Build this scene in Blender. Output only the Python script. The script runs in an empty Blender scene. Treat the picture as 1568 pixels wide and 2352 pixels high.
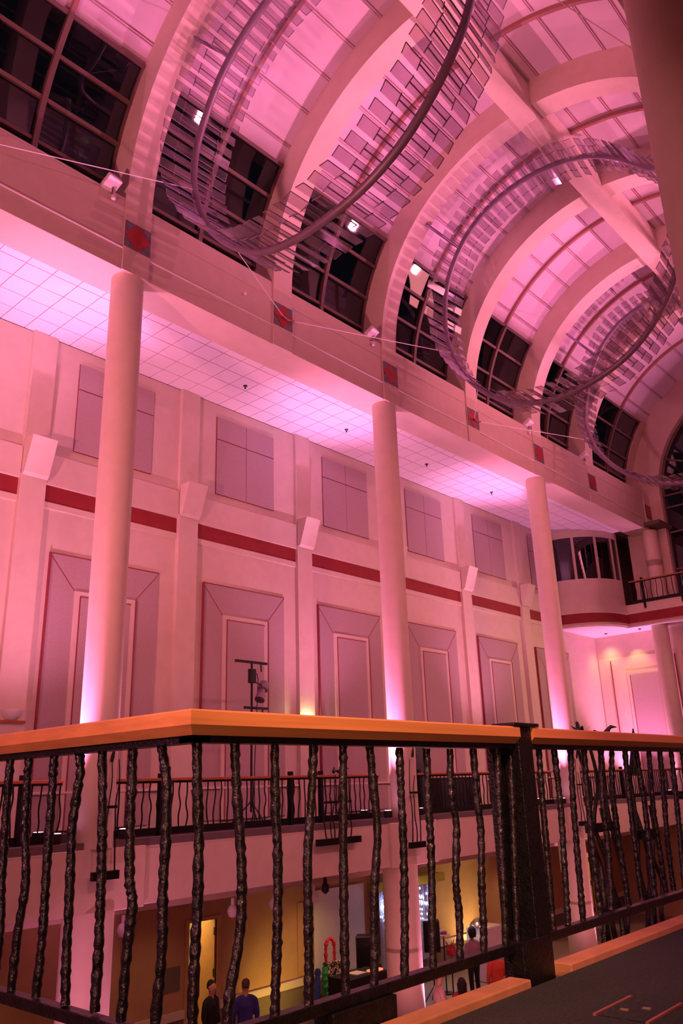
import bpy, bmesh, math, random
from mathutils import Vector, Matrix
random.seed(7)
S = bpy.context.scene
PI = math.pi
E = 0.83          # eye height above the balcony carpet; all heights below are measured from the eye
# ---------------------------------------------------------------- camera, world, exposure
def make_camera():
    yaw, pitch, roll = [math.radians(a) for a in (41.79, 18.71, -1.888)]
    f = Vector((-math.sin(yaw)*math.cos(pitch), math.cos(yaw)*math.cos(pitch), math.sin(pitch)))
    r = Vector((math.cos(yaw), math.sin(yaw), 0)); u = r.cross(f)
    r2 = r*math.cos(roll)+u*math.sin(roll); u2 = -r*math.sin(roll)+u*math.cos(roll)
    cd = bpy.data.cameras.new('camera'); co = bpy.data.objects.new('camera', cd); S.collection.objects.link(co)
    co.matrix_world = Matrix(((r2.x, u2.x, -f.x, 0), (r2.y, u2.y, -f.y, 0), (r2.z, u2.z, -f.z, 0), (0, 0, 0, 1)))
    cd.sensor_fit = 'VERTICAL'; cd.sensor_height = 24; cd.lens = 24*1850/2352; cd.clip_start = 0.05; cd.clip_end = 300
    S.camera = co
make_camera()
w = bpy.data.worlds.new('night'); S.world = w; w.use_nodes = True
w.node_tree.nodes['Background'].inputs[0].default_value = (.010, .008, .012, 1); w.node_tree.nodes['Background'].inputs[1].default_value = 0.6
S.view_settings.view_transform = 'Standard'; S.view_settings.look = 'None'; S.view_settings.gamma = 1
S.view_settings.use_curve_mapping = False; S.view_settings.exposure = 0.0
# light colours
MAG = (1.0, .27, .62); PNK = (1.0, .26, .48); SAL = (1.0, .27, .31); WRM = (1.0, .62, .25)
def aim(o, d): o.rotation_euler = Vector(d).to_track_quat('-Z', 'Y').to_euler()
def spot(loc, target, power, col, ang=60, blend=.6, rad=.12, name='spot_lamp'):
    l = bpy.data.lights.new(name, 'SPOT'); l.energy = power; l.color = col; l.spot_size = math.radians(ang); l.spot_blend = blend; l.shadow_soft_size = rad
    o = bpy.data.objects.new(name, l); S.collection.objects.link(o); o.location = loc; aim(o, Vector(target)-Vector(loc)); return o
def point(loc, power, col, rad=.1, name='point_lamp'):
    l = bpy.data.lights.new(name, 'POINT'); l.energy = power; l.color = col; l.shadow_soft_size = rad
    o = bpy.data.objects.new(name, l); S.collection.objects.link(o); o.location = loc; return o
def area(loc, d, sx, sy, power, col, name='area_lamp'):
    l = bpy.data.lights.new(name, 'AREA'); l.shape = 'RECTANGLE'; l.size = sx; l.size_y = sy; l.energy = power; l.color = col
    o = bpy.data.objects.new(name, l); S.collection.objects.link(o); o.location = loc; aim(o, d); return o
KC = [8.31+4.5*k for k in range(6)]        # rib / pilaster centres
COLY = [8.4, 17.4, 26.5]
# pink floods on the right hand cornice, thrown across and back along the vault
for y, p in ((15.2, 1.4), (24.2, 1.1), (29.0, .8), (34.6, 1.6)):
    spot((-2.3, y, 12.68), (-12.4, y-8.5, 15.6), 2400*p, PNK, 100, .8, .18)
    spot((-2.3, y, 12.68), (-7.0, y-5.0, 17.6), 1000*p, PNK, 90, .9, .18)
for y in (7.6, 16.5, 25.7): spot((-13.2, y, 12.98), (-4.5, y-3.5, 16.8), 1400, PNK, 90, .9, .1)
# uplights at the column feet on the far balcony
for y in COLY+[-.6]:
    spot((-14.62, y-.55, -.62), (-15.6, y-.9, 10.8), 2300, (1, .50, 1.0), 30, 1, .06)  # this and the next beam come from an added lamp behind the railing
    spot((-14.62, y-.55, -.62), (-14.9, y+.9, 10.8), 2700, (1, .30, .60), 88, 1, .08)
    spot((-13.64, y-.74, -.62), (-13.68, y-.33, 8.2), 5000, (1, .20, .56), 38, 1, .05)
    spot((-13.62, y+.66, -.62), (-13.78, y+.30, 9.0), 1300, MAG, 36, .9, .06)
# added unseen salmon fill lamps under the aisle ceiling over the near balcony
for y, p in ((4, 620), (12, 600), (20, 500), (28, 380), (34, 250)): spot((-.5, y, 10.5), (-5.5, y, 2.5), p, SAL, 120, .9, .3)
spot((-9.0, -3.2, 1.6), (-13.0, 14, 11.5), 5200, SAL, 84, .8, .3)  # added unseen fill from behind the viewer for the rib near faces
for y in (5.5, 14.5, 23.5): spot((-.5, y, 10.4), (-17, y+2, 2.6), 900, SAL, 56, .7, .4)
area((-.2, 24, 10.6), (-.5, 0, -1), 1.6, 20, 900, SAL)
spot((-9.5, 36.4, 6.2), (-16.8, 27, 1.5), 1500, (1, .50, .34), 100, 1, .15)  # added warm fill that brightens the far stretch of the left wall
spot((1.0, -.9, 4.4), (-2.2, 2.75, .1), 3600, (1, .46, .26), 25, 1, .2)
spot((.9, 3.5, 3.6), (-2.2, 5.5, .2), 560, (1, .27, .40), 60, .8, .2)  # added unseen pink lamp for the right end of the handrail
spot((-3.2, -3.0, 2.2), (-3.8, 1.6, .2), 1000, (1, .32, .42), 70, .8, .2)  # added unseen pink lamp for the left handrail face
spot((.8, -1.6, -.35), (-2.2, 3.0, .2), 380, (1, .46, .26), 90, .8, .1)  # added unseen low lamp that lifts the handrail underside
spot((-1.2, 1.0, 5.5), (-2.2, 6.0, 0), 60, PNK, 60, .8, .3)
# ---------------------------------------------------------------- materials
def mat(name, col, rough=.6, metal=0, bump=0, bscale=20, var=0, vscale=3, emit=None, estr=0, spec=.5, col2=None, stretch=(1, 1, 1)):
    m = bpy.data.materials.new(name); m.use_nodes = True; nt = m.node_tree; b = nt.nodes['Principled BSDF']
    b.inputs['Base Color'].default_value = (*col, 1); b.inputs['Roughness'].default_value = rough; b.inputs['Metallic'].default_value = metal
    b.inputs['Specular IOR Level'].default_value = spec
    tc = nt.nodes.new('ShaderNodeTexCoord'); mp = nt.nodes.new('ShaderNodeMapping'); mp.inputs['Scale'].default_value = stretch
    nt.links.new(tc.outputs['Object'], mp.inputs['Vector'])
    if var or col2:
        n = nt.nodes.new('ShaderNodeTexNoise'); n.inputs['Scale'].default_value = vscale; n.inputs['Detail'].default_value = 4
        nt.links.new(mp.outputs[0], n.inputs['Vector'])
        r = nt.nodes.new('ShaderNodeValToRGB'); r.color_ramp.elements[0].position = .35; r.color_ramp.elements[1].position = .65
        c2 = col2 or tuple(min(1, c*(1+var)) for c in col)
        r.color_ramp.elements[0].color = (*[c*(1-var) for c in col], 1); r.color_ramp.elements[1].color = (*c2, 1)
        nt.links.new(n.outputs[0], r.inputs[0]); nt.links.new(r.outputs[0], b.inputs['Base Color'])
    if bump:
        n = nt.nodes.new('ShaderNodeTexNoise'); n.inputs['Scale'].default_value = bscale; n.inputs['Detail'].default_value = 3
        nt.links.new(mp.outputs[0], n.inputs['Vector'])
        bp = nt.nodes.new('ShaderNodeBump'); bp.inputs['Strength'].default_value = bump; bp.inputs['Distance'].default_value = .01
        nt.links.new(n.outputs[0], bp.inputs['Height']); nt.links.new(bp.outputs[0], b.inputs['Normal'])
    if emit: b.inputs['Emission Color'].default_value = (*emit, 1); b.inputs['Emission Strength'].default_value = estr
    return m
def glass(name, tint, gloss, refl=.06, rough=.02, diff=0):
    m = bpy.data.materials.new(name); m.use_nodes = True; nt = m.node_tree; nt.nodes.clear()
    o = nt.nodes.new('ShaderNodeOutputMaterial'); t = nt.nodes.new('ShaderNodeBsdfTransparent'); g = nt.nodes.new('ShaderNodeBsdfGlossy')
    t.inputs[0].default_value = (*tint, 1); g.inputs[0].default_value = (*gloss, 1); g.inputs['Roughness'].default_value = rough
    mx = nt.nodes.new('ShaderNodeMixShader'); lw = nt.nodes.new('ShaderNodeLayerWeight'); f = nt.nodes.new('ShaderNodeMath'); f.operation = 'POWER'; f.inputs[1].default_value = 4; nt.links.new(lw.outputs['Facing'], f.inputs[0])
    ma = nt.nodes.new('ShaderNodeMath'); ma.operation = 'ADD'; ma.inputs[1].default_value = refl; ma.use_clamp = True
    nt.links.new(f.outputs[0], ma.inputs[0]); nt.links.new(ma.outputs[0], mx.inputs[0]); nt.links.new(t.outputs[0], mx.inputs[1]); nt.links.new(g.outputs[0], mx.inputs[2]); df = nt.nodes.new('ShaderNodeBsdfDiffuse'); df.inputs[0].default_value = (*gloss, 1); m2 = nt.nodes.new('ShaderNodeMixShader'); m2.inputs[0].default_value = diff
    nt.links.new(mx.outputs[0], m2.inputs[1]); nt.links.new(df.outputs[0], m2.inputs[2]); nt.links.new(m2.outputs[0], o.inputs[0])
    return m
M = dict(
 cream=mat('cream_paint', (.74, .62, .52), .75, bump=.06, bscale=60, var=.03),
 cream2=mat('cream_paint_darker_tone', (.66, .52, .44), .8, bump=.05, bscale=60, var=.03),  # cream paint in a slightly darker tone
 fabric=mat('mauve_fabric_panel', (.50, .38, .38), .95, bump=.15, bscale=220, var=.06, vscale=40),
 groove=mat('dark_red_reveal', (.30, .05, .07), .8, var=.05),
 redband=mat('oxblood_paint', (.30, .022, .03), .7, var=.08),
 tile=mat('white_ceiling_tile', (.82, .76, .80), .9, bump=.1, bscale=90),
 tilegrid=mat('ceiling_grid', (.55, .42, .46), .7, var=.05),
 shell=mat('vault_fabric', (.74, .62, .68), .9, var=.03, vscale=1.2),
 mull=mat('window_frame_paint', (.17, .105, .09), .6, var=.05),
 archm=mat('vault_mullion_paint', (.36, .17, .15), .6, var=.05),
 lip=mat('grey_edge_trim', (.16, .12, .13), .8, var=.05),
 black=mat('black_iron', (.012, .010, .013), .38, .6, bump=.5, bscale=90, var=.3, vscale=30),
 hammered=mat('hammered_iron', (.006, .005, .007), .36, .5, bump=1.0, bscale=34, col2=(.028, .018, .028), vscale=45, stretch=(1, 1, 1)),
 wood=mat('oiled_wood', (.52, .20, .075), .38, bump=.05, bscale=30, var=.12, vscale=6, stretch=(1, .15, 6)),
 kerb=mat('kerb_wood', (.36, .15, .085), .65, bump=.1, bscale=60, var=.12, vscale=8),
 wood2=mat('far_rail_wood', (.42, .13, .05), .4, var=.12, vscale=6),
 carpet=mat('dark_carpet', (.003, .004, .006), 1, bump=1, bscale=120, col2=(.017, .019, .026), vscale=70),
 plastic=mat('black_plastic', (.02, .02, .022), .45, var=.1),
 steel=mat('brushed_tube', (.27, .20, .27), .5, .45, var=.08, vscale=4),
 chrome=mat('polished_steel', (.75, .7, .72), .2, 1, var=.03),
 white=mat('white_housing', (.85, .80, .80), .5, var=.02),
 reddia=mat('red_glazed_tile', (.38, .02, .025), .5, var=.12, vscale=9),
 graytile=mat('slate_tile', (.16, .13, .16), .6, var=.15, vscale=9),
 lowwall=mat('tan_paint', (.55, .33, .18), .8, bump=.05, bscale=50, var=.04),
 wainscot=mat('taupe_wainscot', (.20, .15, .12), .9, bump=.2, bscale=150, var=.15, vscale=60),
 wall2=mat('lobby_wall', (.13, .085, .07), .85, var=.05),
 lfloor=mat('speckled_lobby_floor', (.30, .24, .22), .5, var=.2, vscale=12),
 door=mat('honey_door', (.62, .36, .14), .5, var=.08, vscale=5),
 lens=mat('lit_lens', (1, .6, .9), .3, emit=(1, .45, .85), estr=14),
 sconce=mat('sconce_glass', (.9, .75, .6), .4, emit=(1, .82, .5), estr=3.0),
 screen=mat('projection_screen', (.72, .70, .66), .8, var=.02),
 pane=glass('night_window_pane', (.55, .55, .6), (.75, .7, .7), .07),
 plate=glass('sculpture_glass', (.88, .82, .87), (.62, .60, .68), .13, .08, .06),
 edge=mat('smoked_glass_edge', (.20, .20, .25), .2, var=.05),
 skin=mat('skin', (.50, .26, .17), .55, var=.05), hair=mat('dark_hair', (.015, .010, .009), .6, var=.3, vscale=60),
)
# ---------------------------------------------------------------- mesh helpers
class MB:
    def __init__(s): s.b = bmesh.new()
    def _hull(s, vs, faces):
        v = [s.b.verts.new(p) for p in vs]
        for f in faces:
            try: s.b.faces.new([v[i] for i in f])
            except ValueError: pass
        return v
    def box(s, x0, x1, y0, y1, z0, z1):
        x0, x1 = sorted((x0, x1)); y0, y1 = sorted((y0, y1)); z0, z1 = sorted((z0, z1))
        s._hull([(x0, y0, z0), (x1, y0, z0), (x1, y1, z0), (x0, y1, z0), (x0, y0, z1), (x1, y0, z1), (x1, y1, z1), (x0, y1, z1)],
                [(0, 3, 2, 1), (4, 5, 6, 7), (0, 1, 5, 4), (1, 2, 6, 5), (2, 3, 7, 6), (3, 0, 4, 7)]); return s
    def obox(s, c, ax, ay, az):       # oriented box: centre and three half-axis vectors
        c, ax, ay, az = map(Vector, (c, ax, ay, az))
        vs = [c+ax*i+ay*j+az*k for k in (-1, 1) for i, j in ((-1, -1), (1, -1), (1, 1), (-1, 1))]
        s._hull(vs, [(0, 3, 2, 1), (4, 5, 6, 7), (0, 1, 5, 4), (1, 2, 6, 5), (2, 3, 7, 6), (3, 0, 4, 7)]); return s
    def prism(s, pts, v, flip=False): # polygon extruded along vector v
        n = len(pts); v = Vector(v); a = [s.b.verts.new(p) for p in pts]; c = [s.b.verts.new(Vector(p)+v) for p in pts]
        s.b.faces.new(a[::-1]); s.b.faces.new(c)
        for i in range(n): s.b.faces.new((a[i], a[(i+1) % n], c[(i+1) % n], c[i]))
        return s
    def tube(s, pts, r, n=8, caps=True):
        pts = [Vector(p) for p in pts]; rr = r if isinstance(r, (list, tuple)) else [r]*len(pts); rings = []
        d0 = (pts[1]-pts[0]).normalized(); ref = Vector((0, 0, 1)) if abs(d0.z) < .9 else Vector((1, 0, 0))
        nx = d0.cross(ref).normalized()
        for i, p in enumerate(pts):
            d = (pts[min(i+1, len(pts)-1)]-pts[max(i-1, 0)]).normalized()
            nx = (nx-d*nx.dot(d)).normalized(); ny = d.cross(nx)
            rings.append([s.b.verts.new(p+(nx*math.cos(2*PI*k/n)+ny*math.sin(2*PI*k/n))*rr[i]) for k in range(n)])
        for a, b in zip(rings, rings[1:]):
            for k in range(n): s.b.faces.new((a[k], a[(k+1) % n], b[(k+1) % n], b[k]))
        if caps: s.b.faces.new(rings[0][::-1]); s.b.faces.new(rings[-1])
        return s
    def lathe(s, c, prof, n=32):      # prof: (r, z) pairs, about the vertical through c
        rings = [[s.b.verts.new((c[0]+r*math.cos(2*PI*k/n), c[1]+r*math.sin(2*PI*k/n), c[2]+z)) for k in range(n)] for r, z in prof]
        for a, b in zip(rings, rings[1:]):
            for k in range(n): s.b.faces.new((a[k], a[(k+1) % n], b[(k+1) % n], b[k]))
        s.b.faces.new(rings[0][::-1]); s.b.faces.new(rings[-1]); return s
    def ring(s, xc, zc, r0, r1, y0, y1, a0, a1, n=40):   # arched beam about the y axis
        q = []
        for i in range(n+1):
            a = a0+(a1-a0)*i/n; ca, sa = math.cos(a), math.sin(a)
            q.append([s.b.verts.new((xc+r*ca, y, zc+r*sa)) for r, y in ((r0, y0), (r1, y0), (r1, y1), (r0, y1))])
        for a, b in zip(q, q[1:]):
            for k in range(4): s.b.faces.new((a[k], a[(k+1) % 4], b[(k+1) % 4], b[k]))
        s.b.faces.new(q[0][::-1]); s.b.faces.new(q[-1]); return s
    def build(s, name, m, parent=None, origin=None, smooth=False, bevel=0):
        bmesh.ops.recalc_face_normals(s.b, faces=s.b.faces)
        o0 = Vector(origin) if origin is not None else (wloc(parent) if parent else Vector((0, 0, 0)))
        bmesh.ops.translate(s.b, verts=s.b.verts, vec=-o0)
        me = bpy.data.meshes.new(name); s.b.to_mesh(me); s.b.free(); me.materials.append(M[m] if isinstance(m, str) else m)
        if smooth:
            for p in me.polygons: p.use_smooth = True
            try: me.set_sharp_from_angle(angle=math.radians(40))
            except Exception: pass
        o = bpy.data.objects.new(name, me); S.collection.objects.link(o)
        if parent: o.parent = parent; o.location = o0-wloc(parent)
        else: o.location = o0
        if bevel:
            bv = o.modifiers.new('bevel', 'BEVEL'); bv.width = bevel; bv.segments = 2; bv.limit_method = 'ANGLE'
        return o
def wloc(o):
    v = Vector(o.location); p = o.parent
    while p: v += p.location; p = p.parent
    return v
def tag(o, label, cat, group=None, kind=None):
    o['label'] = label; o['category'] = cat
    if group: o['group'] = group
    if kind: o['kind'] = kind
    return o
def struct(o): o['kind'] = 'structure'; return o
def empty(name, loc, label, cat, group=None):
    o = bpy.data.objects.new(name, None); S.collection.objects.link(o); o.location = loc; o.empty_display_size = .1
    return tag(o, label, cat, group)
def copy_tree(o, loc, label, group=None):
    def rec(a, par):
        c = a.copy(); S.collection.objects.link(c)
        if par: c.parent = par
        for ch in a.children: rec(ch, c)
        return c
    c = rec(o, None); c.location = loc; c['label'] = label
    if group: c['group'] = group
    return c
def curve(pts, m=6):                     # Catmull-Rom
    P = [Vector(p) for p in pts]; P = [P[0]*2-P[1]]+P+[P[-1]*2-P[-2]]; out = []
    for i in range(1, len(P)-2):
        for j in range(m):
            t = j/m; a, b, c, d = P[i-1:i+3]
            out.append(.5*((2*b)+(c-a)*t+(2*a-5*b+4*c-d)*t*t+(3*b-a-3*c+d)*t**3))
    out.append(P[-2]); return out
XW, XF, XC, ZC = -17.2, -13.4, -8.05, 12.6
XR = 2*XC-XF                            # right fascia
YE = 37.5
# ================================================================ SETTING
# left wall --------------------------------------------------------
def side_wall(sgn, name):
    X = lambda x: x if sgn < 0 else 2*XC-x+2.6
    b = MB()
    b.box(X(XW-.4), X(XW), -4, YE, -.83, 10.9)
    for a, c in [(-4, KC[0]-4.5-.3)]+[(KC[k]-4.5+.3, KC[k]-.3) for k in range(6)]+[(KC[5]+.3, YE)]:
        b.box(X(XW-.01), X(XW+.10), a, c, 7.0, 7.78)
        b.box(X(XW-.01), X(XW+.05), a, c, 6.42, 6.58)
        b.box(X(XW-.01), X(XW+.09), a, c, 0.0, .055)       # chair rail
    for k in range(-1, 6):
        y = 8.31+4.5*k
        b.box(X(XW-.01), X(XW+.14), y-.32, y+.32, -.83, 7.1)
        b.box(X(XW-.01), X(XW+.10), y-.32, y+.32, 7.1, 10.9)
    o = struct(b.build(name, 'cream', bevel=.008))
    r = MB()
    for k in range(-1, 6):
        y0 = 8.31+4.5*k+.32; y1 = y0+3.86
        r.box(X(XW-.01), X(XW+.03), y0, min(y1, YE), 6.58, 7.0)
    r.box(X(XW-.01), X(XW+.03), -4, 3.5, 6.58, 7.0)
    r.build('frieze_band', 'redband', o)
    for k in range(-1, 6):
        c = 8.31+4.5*k+2.25-.1
        p = MB(); g = MB(); f = MB(); q = MB()
        p.box(X(XW-.01), X(XW+.035), c-1.52, c+1.52, -.75, 5.36)
        p.build('acoustic_panel', 'fabric', o)
        f.box(X(XW), X(XW+.075), c-.83, c+.83, -.75, 4.55); f.build('panel_moulding', 'cream', o, bevel=.006)
        q.box(X(XW), X(XW+.085), c-.68, c+.68, -.75, 4.41); q.build('inner_panel', 'fabric', o)
        for a, bb, zz in ((c-1.535, c-1.505, 5.37), (c-.71, c-.68, 4.42), (c+.83, c+.86, 4.55)):
            g.box(X(XW), X(XW+.088), a, bb, -.75, zz)
        g.box(X(XW), X(XW+.045), c-1.53, c+1.52, 5.36, 5.385); g.box(X(XW), X(XW+.088), c-.7, c+.7, 4.41, 4.435)
        for s_ in (-1, 1):
            g.prism([(X(XW+.03), c+s_*.83, 4.55), (X(XW+.03), c+s_*.84, 4.535), (X(XW+.03), c+s_*1.53, 5.345), (X(XW+.03), c+s_*1.52, 5.36)], (sgn*-.01, 0, 0))
        g.build('panel_reveal', 'groove', o)
        u = MB()
        for a, bb in ((c-1.13, c-.01), (c+.01, c+1.13)):
            u.box(X(XW-.01), X(XW+.035), a, bb, 8.07, 9.755); u.box(X(XW-.01), X(XW+.035), a, bb, 9.785, 10.48)
        u.build('upper_panel', 'fabric', o)
        v = MB(); v.box(X(XW-.01), X(XW+.012), c-1.15, c+1.15, 8.05, 10.49); v.build('upper_panel_reveal', 'groove', o)
    return o
side_wall(-1, 'wall_left')
side_wall(1, 'wall_right')
# wedge shaped corbels on the pilasters
proto = None
for k in range(-1, 6):
    y = 8.31+4.5*k
    b = MB(); x = XW+.13
    sec = [(x, y-.31, 7.12), (x+.05, y-.31, 7.05), (x+.13, y-.31, 7.12), (x+.42, y-.31, 7.95), (x, y-.31, 7.95)]
    b.prism(sec, (0, .62, 0))
    lab = {-1: 'wedge corbel on the pilaster beyond the left edge of view', 0: 'bright pink wedge corbel on the leftmost visible wall pilaster', 1: 'wedge corbel on the pilaster right of the nearest big round column, in dim light',
           2: 'bright pink wedge corbel above the glowing sconce pilaster', 3: 'wedge corbel on the pilaster hidden behind the second round column', 4: 'small bright wedge corbel between second and third round columns',
           5: 'smallest wedge corbel half hidden beside the third round column'}[k]
    if k == -1: b.b.free(); continue
    tag(b.build('wedge_corbel', 'cream', origin=(x, y, 7.1)), lab, 'corbel', 'wedge corbels along the left wall')
# soffit, beam, fascia --------------------------------------------
def aisle(sgn, suffix):
    X = lambda x: x if sgn < 0 else 2*XC-x
    b = MB(); b.box(X(XW)+(2.6 if sgn > 0 else 0), X(-14.4), -4, 35.9, 10.93, 11.1); c = struct(b.build('ceiling_aisle_'+suffix, 'tilegrid'))
    t = MB(); xs = [-14.4, -14.74, -15.35, -15.96, -16.57, -17.2]
    yy = -4.0+.17
    while yy < 35.9:
        for a, d in zip(xs, xs[1:]): t.box(X(a-.010), X(d+.010), yy+.010, min(yy+.60, 35.88), 10.905, 10.94)
        yy += .61
    t.build('ceiling_tiles', 'tile', c)
    b = MB(); b.box(X(XF), X(-14.4), -4, 35.85, 10.83, 12.62)
    b.box(X(XF), X(-14.4), 35.85, 37.05, 10.83, 12.62)
    b.box(X(XF), X(XF-.05), -4, YE, 12.6, 12.70); b.box(X(XF+.012), X(XF), -4, YE, 12.2, 12.62)  # upstand lip added to keep the flood beams off the opposite fascia
    for k in range(-1, 7):
        y = 8.37+4.5*k if k < 6 else 36.7
        b.box(X(XF+.05), X(XF), y-.34, y+.34, 10.81, 12.64)
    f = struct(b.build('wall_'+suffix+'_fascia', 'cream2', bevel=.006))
    b = MB(); b.box(X(XF+.03), X(XF), -4, YE, 11.36, 11.385); b.build('picture_bead', 'white', f)  # highlight along the bead is put into its white colour
    for k in range(-1, 7):
        y = 8.37+4.5*k if k < 6 else 36.7
        h = .34; g = MB(); g.box(X(XF+.05), X(XF+.06), y-h, y+h, 11.42, 12.1); sq = g.build('slate_square', 'graytile', f)
        g = MB(); g.prism([(X(XF+.06), y-h, 11.76), (X(XF+.06), y, 11.42), (X(XF+.06), y+h, 11.76), (X(XF+.06), y, 12.1)], (-sgn*.012, 0, 0)); g.build('red_diamond', 'reddia', sq)
aisle(-1, 'left'); aisle(1, 'right')
# vault: ribs, ridge, shell, windows ------------------------------
for i in range(-1, 6):
    y = 8.37+4.5*i
    b = MB(); b.ring(XC, ZC, 5.3, 6.35, y-.33, y+.34, -.02, PI+.02, 56)
    struct(b.build('trim_%d' % (i+2), 'cream', smooth=True))
b = MB(); b.box(XC-.18, XC+.42, -4, YE, ZC+5.12, ZC+6.1); struct(b.build('trim_8', 'cream', bevel=.01))
a36 = math.radians(36.7)
b = MB(); b.ring(XC, ZC, 6.17, 6.3, -4, YE, a36, PI-a36, 48); shell = struct(b.build('ceiling_vault', 'shell', smooth=True))
sm = MB(); ARC = MB()
edges = [8.37+4.5*k for k in range(-2, 6)]+[YE]
for j, (ya, yb) in enumerate(zip(edges, edges[1:])):
    ya += .34; yb -= .33 if j < 7 else 0
    ym = (ya+yb)/2 if j < 7 else 34.3
    ARC.ring(XC, ZC, 6.05, 6.17, ym-.05, ym+.05, a36, PI-a36, 40)
    for n in range(1, 14):
        a = math.radians(36.5+9.28*n)
        if n >= 12: continue
        for (p, q) in ((ya, ym-.12), (ym+.12, yb)):
            for da, w in ((-.0045, .0045), (.006, .002)):
                aa = a+da; d = Vector((math.cos(aa), 0, math.sin(aa))); t = Vector((-d.z, 0, d.x))
                sm.obox(Vector((XC, (p+q)/2, ZC))+d*6.15, (0, (q-p)/2, 0), d*.008, t*w)
sm.build('panel_seams', 'groove', shell)
ARC.build('vault_mullion', 'archm', shell, smooth=True)
# side windows: one per bay
n = 0
for side in (0, 1):
    for j, (ya, yb) in enumerate(zip(edges, edges[1:])):
        if j == 0 or (side == 1 and j > 3): continue
        n += 1
        ya2 = ya+.34; yb2 = (yb-.33) if j < 7 else 36.4
        ym = (ya2+yb2)/2 if j < 7 else 34.3
        A0, A1 = (PI-a36, PI+.03) if side == 0 else (-.03, a36)
        f = MB()
        f.ring(XC, ZC, 6.02, 6.2, ym-.06, ym+.06, A0, A1, 12)
        for yy in (ya2+.03, yb2-.03): f.ring(XC, ZC, 6.08, 6.2, yy-.03, yy+.03, A0, A1, 12)
        for ang in (.5, 8.6, 18.1, 27.8, 36.4):
            aa = math.radians(ang); aa = PI-aa if side == 0 else aa
            d = Vector((math.cos(aa), 0, math.sin(aa))); t = Vector((-d.z, 0, d.x))
            f.obox(Vector((XC, (ya2+yb2)/2, ZC))+d*6.12, (0, (yb2-ya2)/2, 0), d*.06, t*.045)
        o = struct(f.build('window_%d' % n, 'mull', smooth=True))
        g = MB(); g.ring(XC, ZC, 6.15, 6.165, ya2, yb2, A0, A1, 12); g.build('window_pane', 'pane', o, smooth=True)
        if j == 7:
            g = MB(); g.ring(XC, ZC, 6.02, 6.3, yb2, YE, A0, A1, 12); g.build('window_end_panel', 'cream2', o, smooth=True)
# end wall of the hall with its tall arched opening
def arch_wall():
    b = MB(); y0, y1 = 37.05, 37.35; nn = 40
    outer = [(XC+6.6*math.cos(PI*i/nn), ZC+6.6*math.sin(PI*i/nn)) for i in range(nn+1)]
    inner = [(XC+4.75*math.cos(PI*i/nn), ZC+4.75*math.sin(PI*i/nn)) for i in range(nn+1)]
    outer = [(XC+6.6, 7.4)]+outer+[(XC-6.6, 7.4)]; inner = [(XC+4.75, 7.4)]+inner+[(XC-4.75, 7.4)]
    q = [[b.b.verts.new((x, y, z)) for (x, z), y in ((o_, y0), (i_, y0), (i_, y1), (o_, y1))] for o_, i_ in zip(outer, inner)]
    for a, c in zip(q, q[1:]):
        for k in range(4): b.b.faces.new((a[k], a[(k+1) % 4], c[(k+1) % 4], c[k]))
    b.b.faces.new(q[0]); b.b.faces.new(q[-1][::-1])
    struct(b.build('wall_end_upper', 'cream2', smooth=True))
    f = MB(); yb = 37.5
    f.ring(XC, ZC, 4.66, 4.8, yb-.08, yb+.06, 0, PI, 40); f.ring(XC, ZC, 3.5, 3.58, yb-.05, yb+.05, 0, PI, 40)
    for i in range(1, 8):
        a = PI*i/8; d = Vector((math.cos(a), 0, math.sin(a))); t = Vector((-d.z, 0, d.x))
        f.obox(Vector((XC, yb, ZC))+d*4.1, (0, .05, 0), d*.6, t*.04)
    for z in (9.0, 10.78, 12.0, 12.6): f.box(XC-4.75, XC+4.75, yb-.05, yb+.05, z-.04, z+.04)
    for i in range(0, 11):
        x = XC-4.75+.95*i*.999; f.box(x-.035, x+.035, yb-.05, yb+.05, 7.4, 12.6)
    o = struct(f.build('window_30', 'mull', smooth=True))
    g = MB(); pts = [(XC+4.7, yb, 7.4)]+[(XC+4.7*math.cos(PI*i/30), yb, ZC+4.7*math.sin(PI*i/30)) for i in range(31)]+[(XC-4.7, yb, 7.4)]
    g.prism(pts, (0, .015, 0)); g.build('window_pane', 'pane', o)
arch_wall()
# end of the hall: upper balcony slab with curved control booth, lower end wall
def booth_path(r, n=16):
    cx, cy = -17.2, 36.1
    return [(cx+r*math.cos(a), cy+r*math.sin(a)) for a in [-PI/2+PI/2*i/n for i in range(n+1)]]
def booth_band(name, m, r, z0, z1, t=.12, parent=None):
    b = MB(); P = booth_path(r); Q = booth_path(r-t)
    q = [[b.b.verts.new((x, y, z)) for (x, y), z in ((p, z0), (p, z1), (c, z1), (c, z0))] for p, c in zip(P, Q)]
    for a, c in zip(q, q[1:]):
        for k in range(4): b.b.faces.new((a[k], a[(k+1) % 4], c[(k+1) % 4], c[k]))
    b.b.faces.new(q[0][::-1]); b.b.faces.new(q[-1])
    return b.build(name, m, parent, smooth=True)
b = MB()
b.prism([(x, y, 6.46) for x, y in booth_path(2.36)]+[(3.7, 36.1, 6.46), (3.7, YE+3, 6.46), (XW, YE+3, 6.46)], (0, 0, .94))
slab = struct(b.build('floor_end_balcony', 'cream2'))
b = MB(); b.box(-14.84, 3.7, 36.02, 36.1, 7.0, 7.42); b.build('slab_fascia', 'cream', slab)
b = MB(); b.box(-14.84, 3.7, 36.04, 36.1, 6.58, 7.0); b.build('red_edge_band', 'redband', slab)
booth_band('booth_red_band', 'redband', 2.38, 6.58, 7.0, .1, slab); booth_band('booth_slab_edge', 'cream', 2.42, 7.0, 7.42, .14, slab)
booth_band('booth_parapet', 'cream', 2.36, 7.42, 8.6, .12, slab)
booth_band('booth_header', 'cream', 2.36, 10.6, 10.93, .12, slab)
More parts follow.
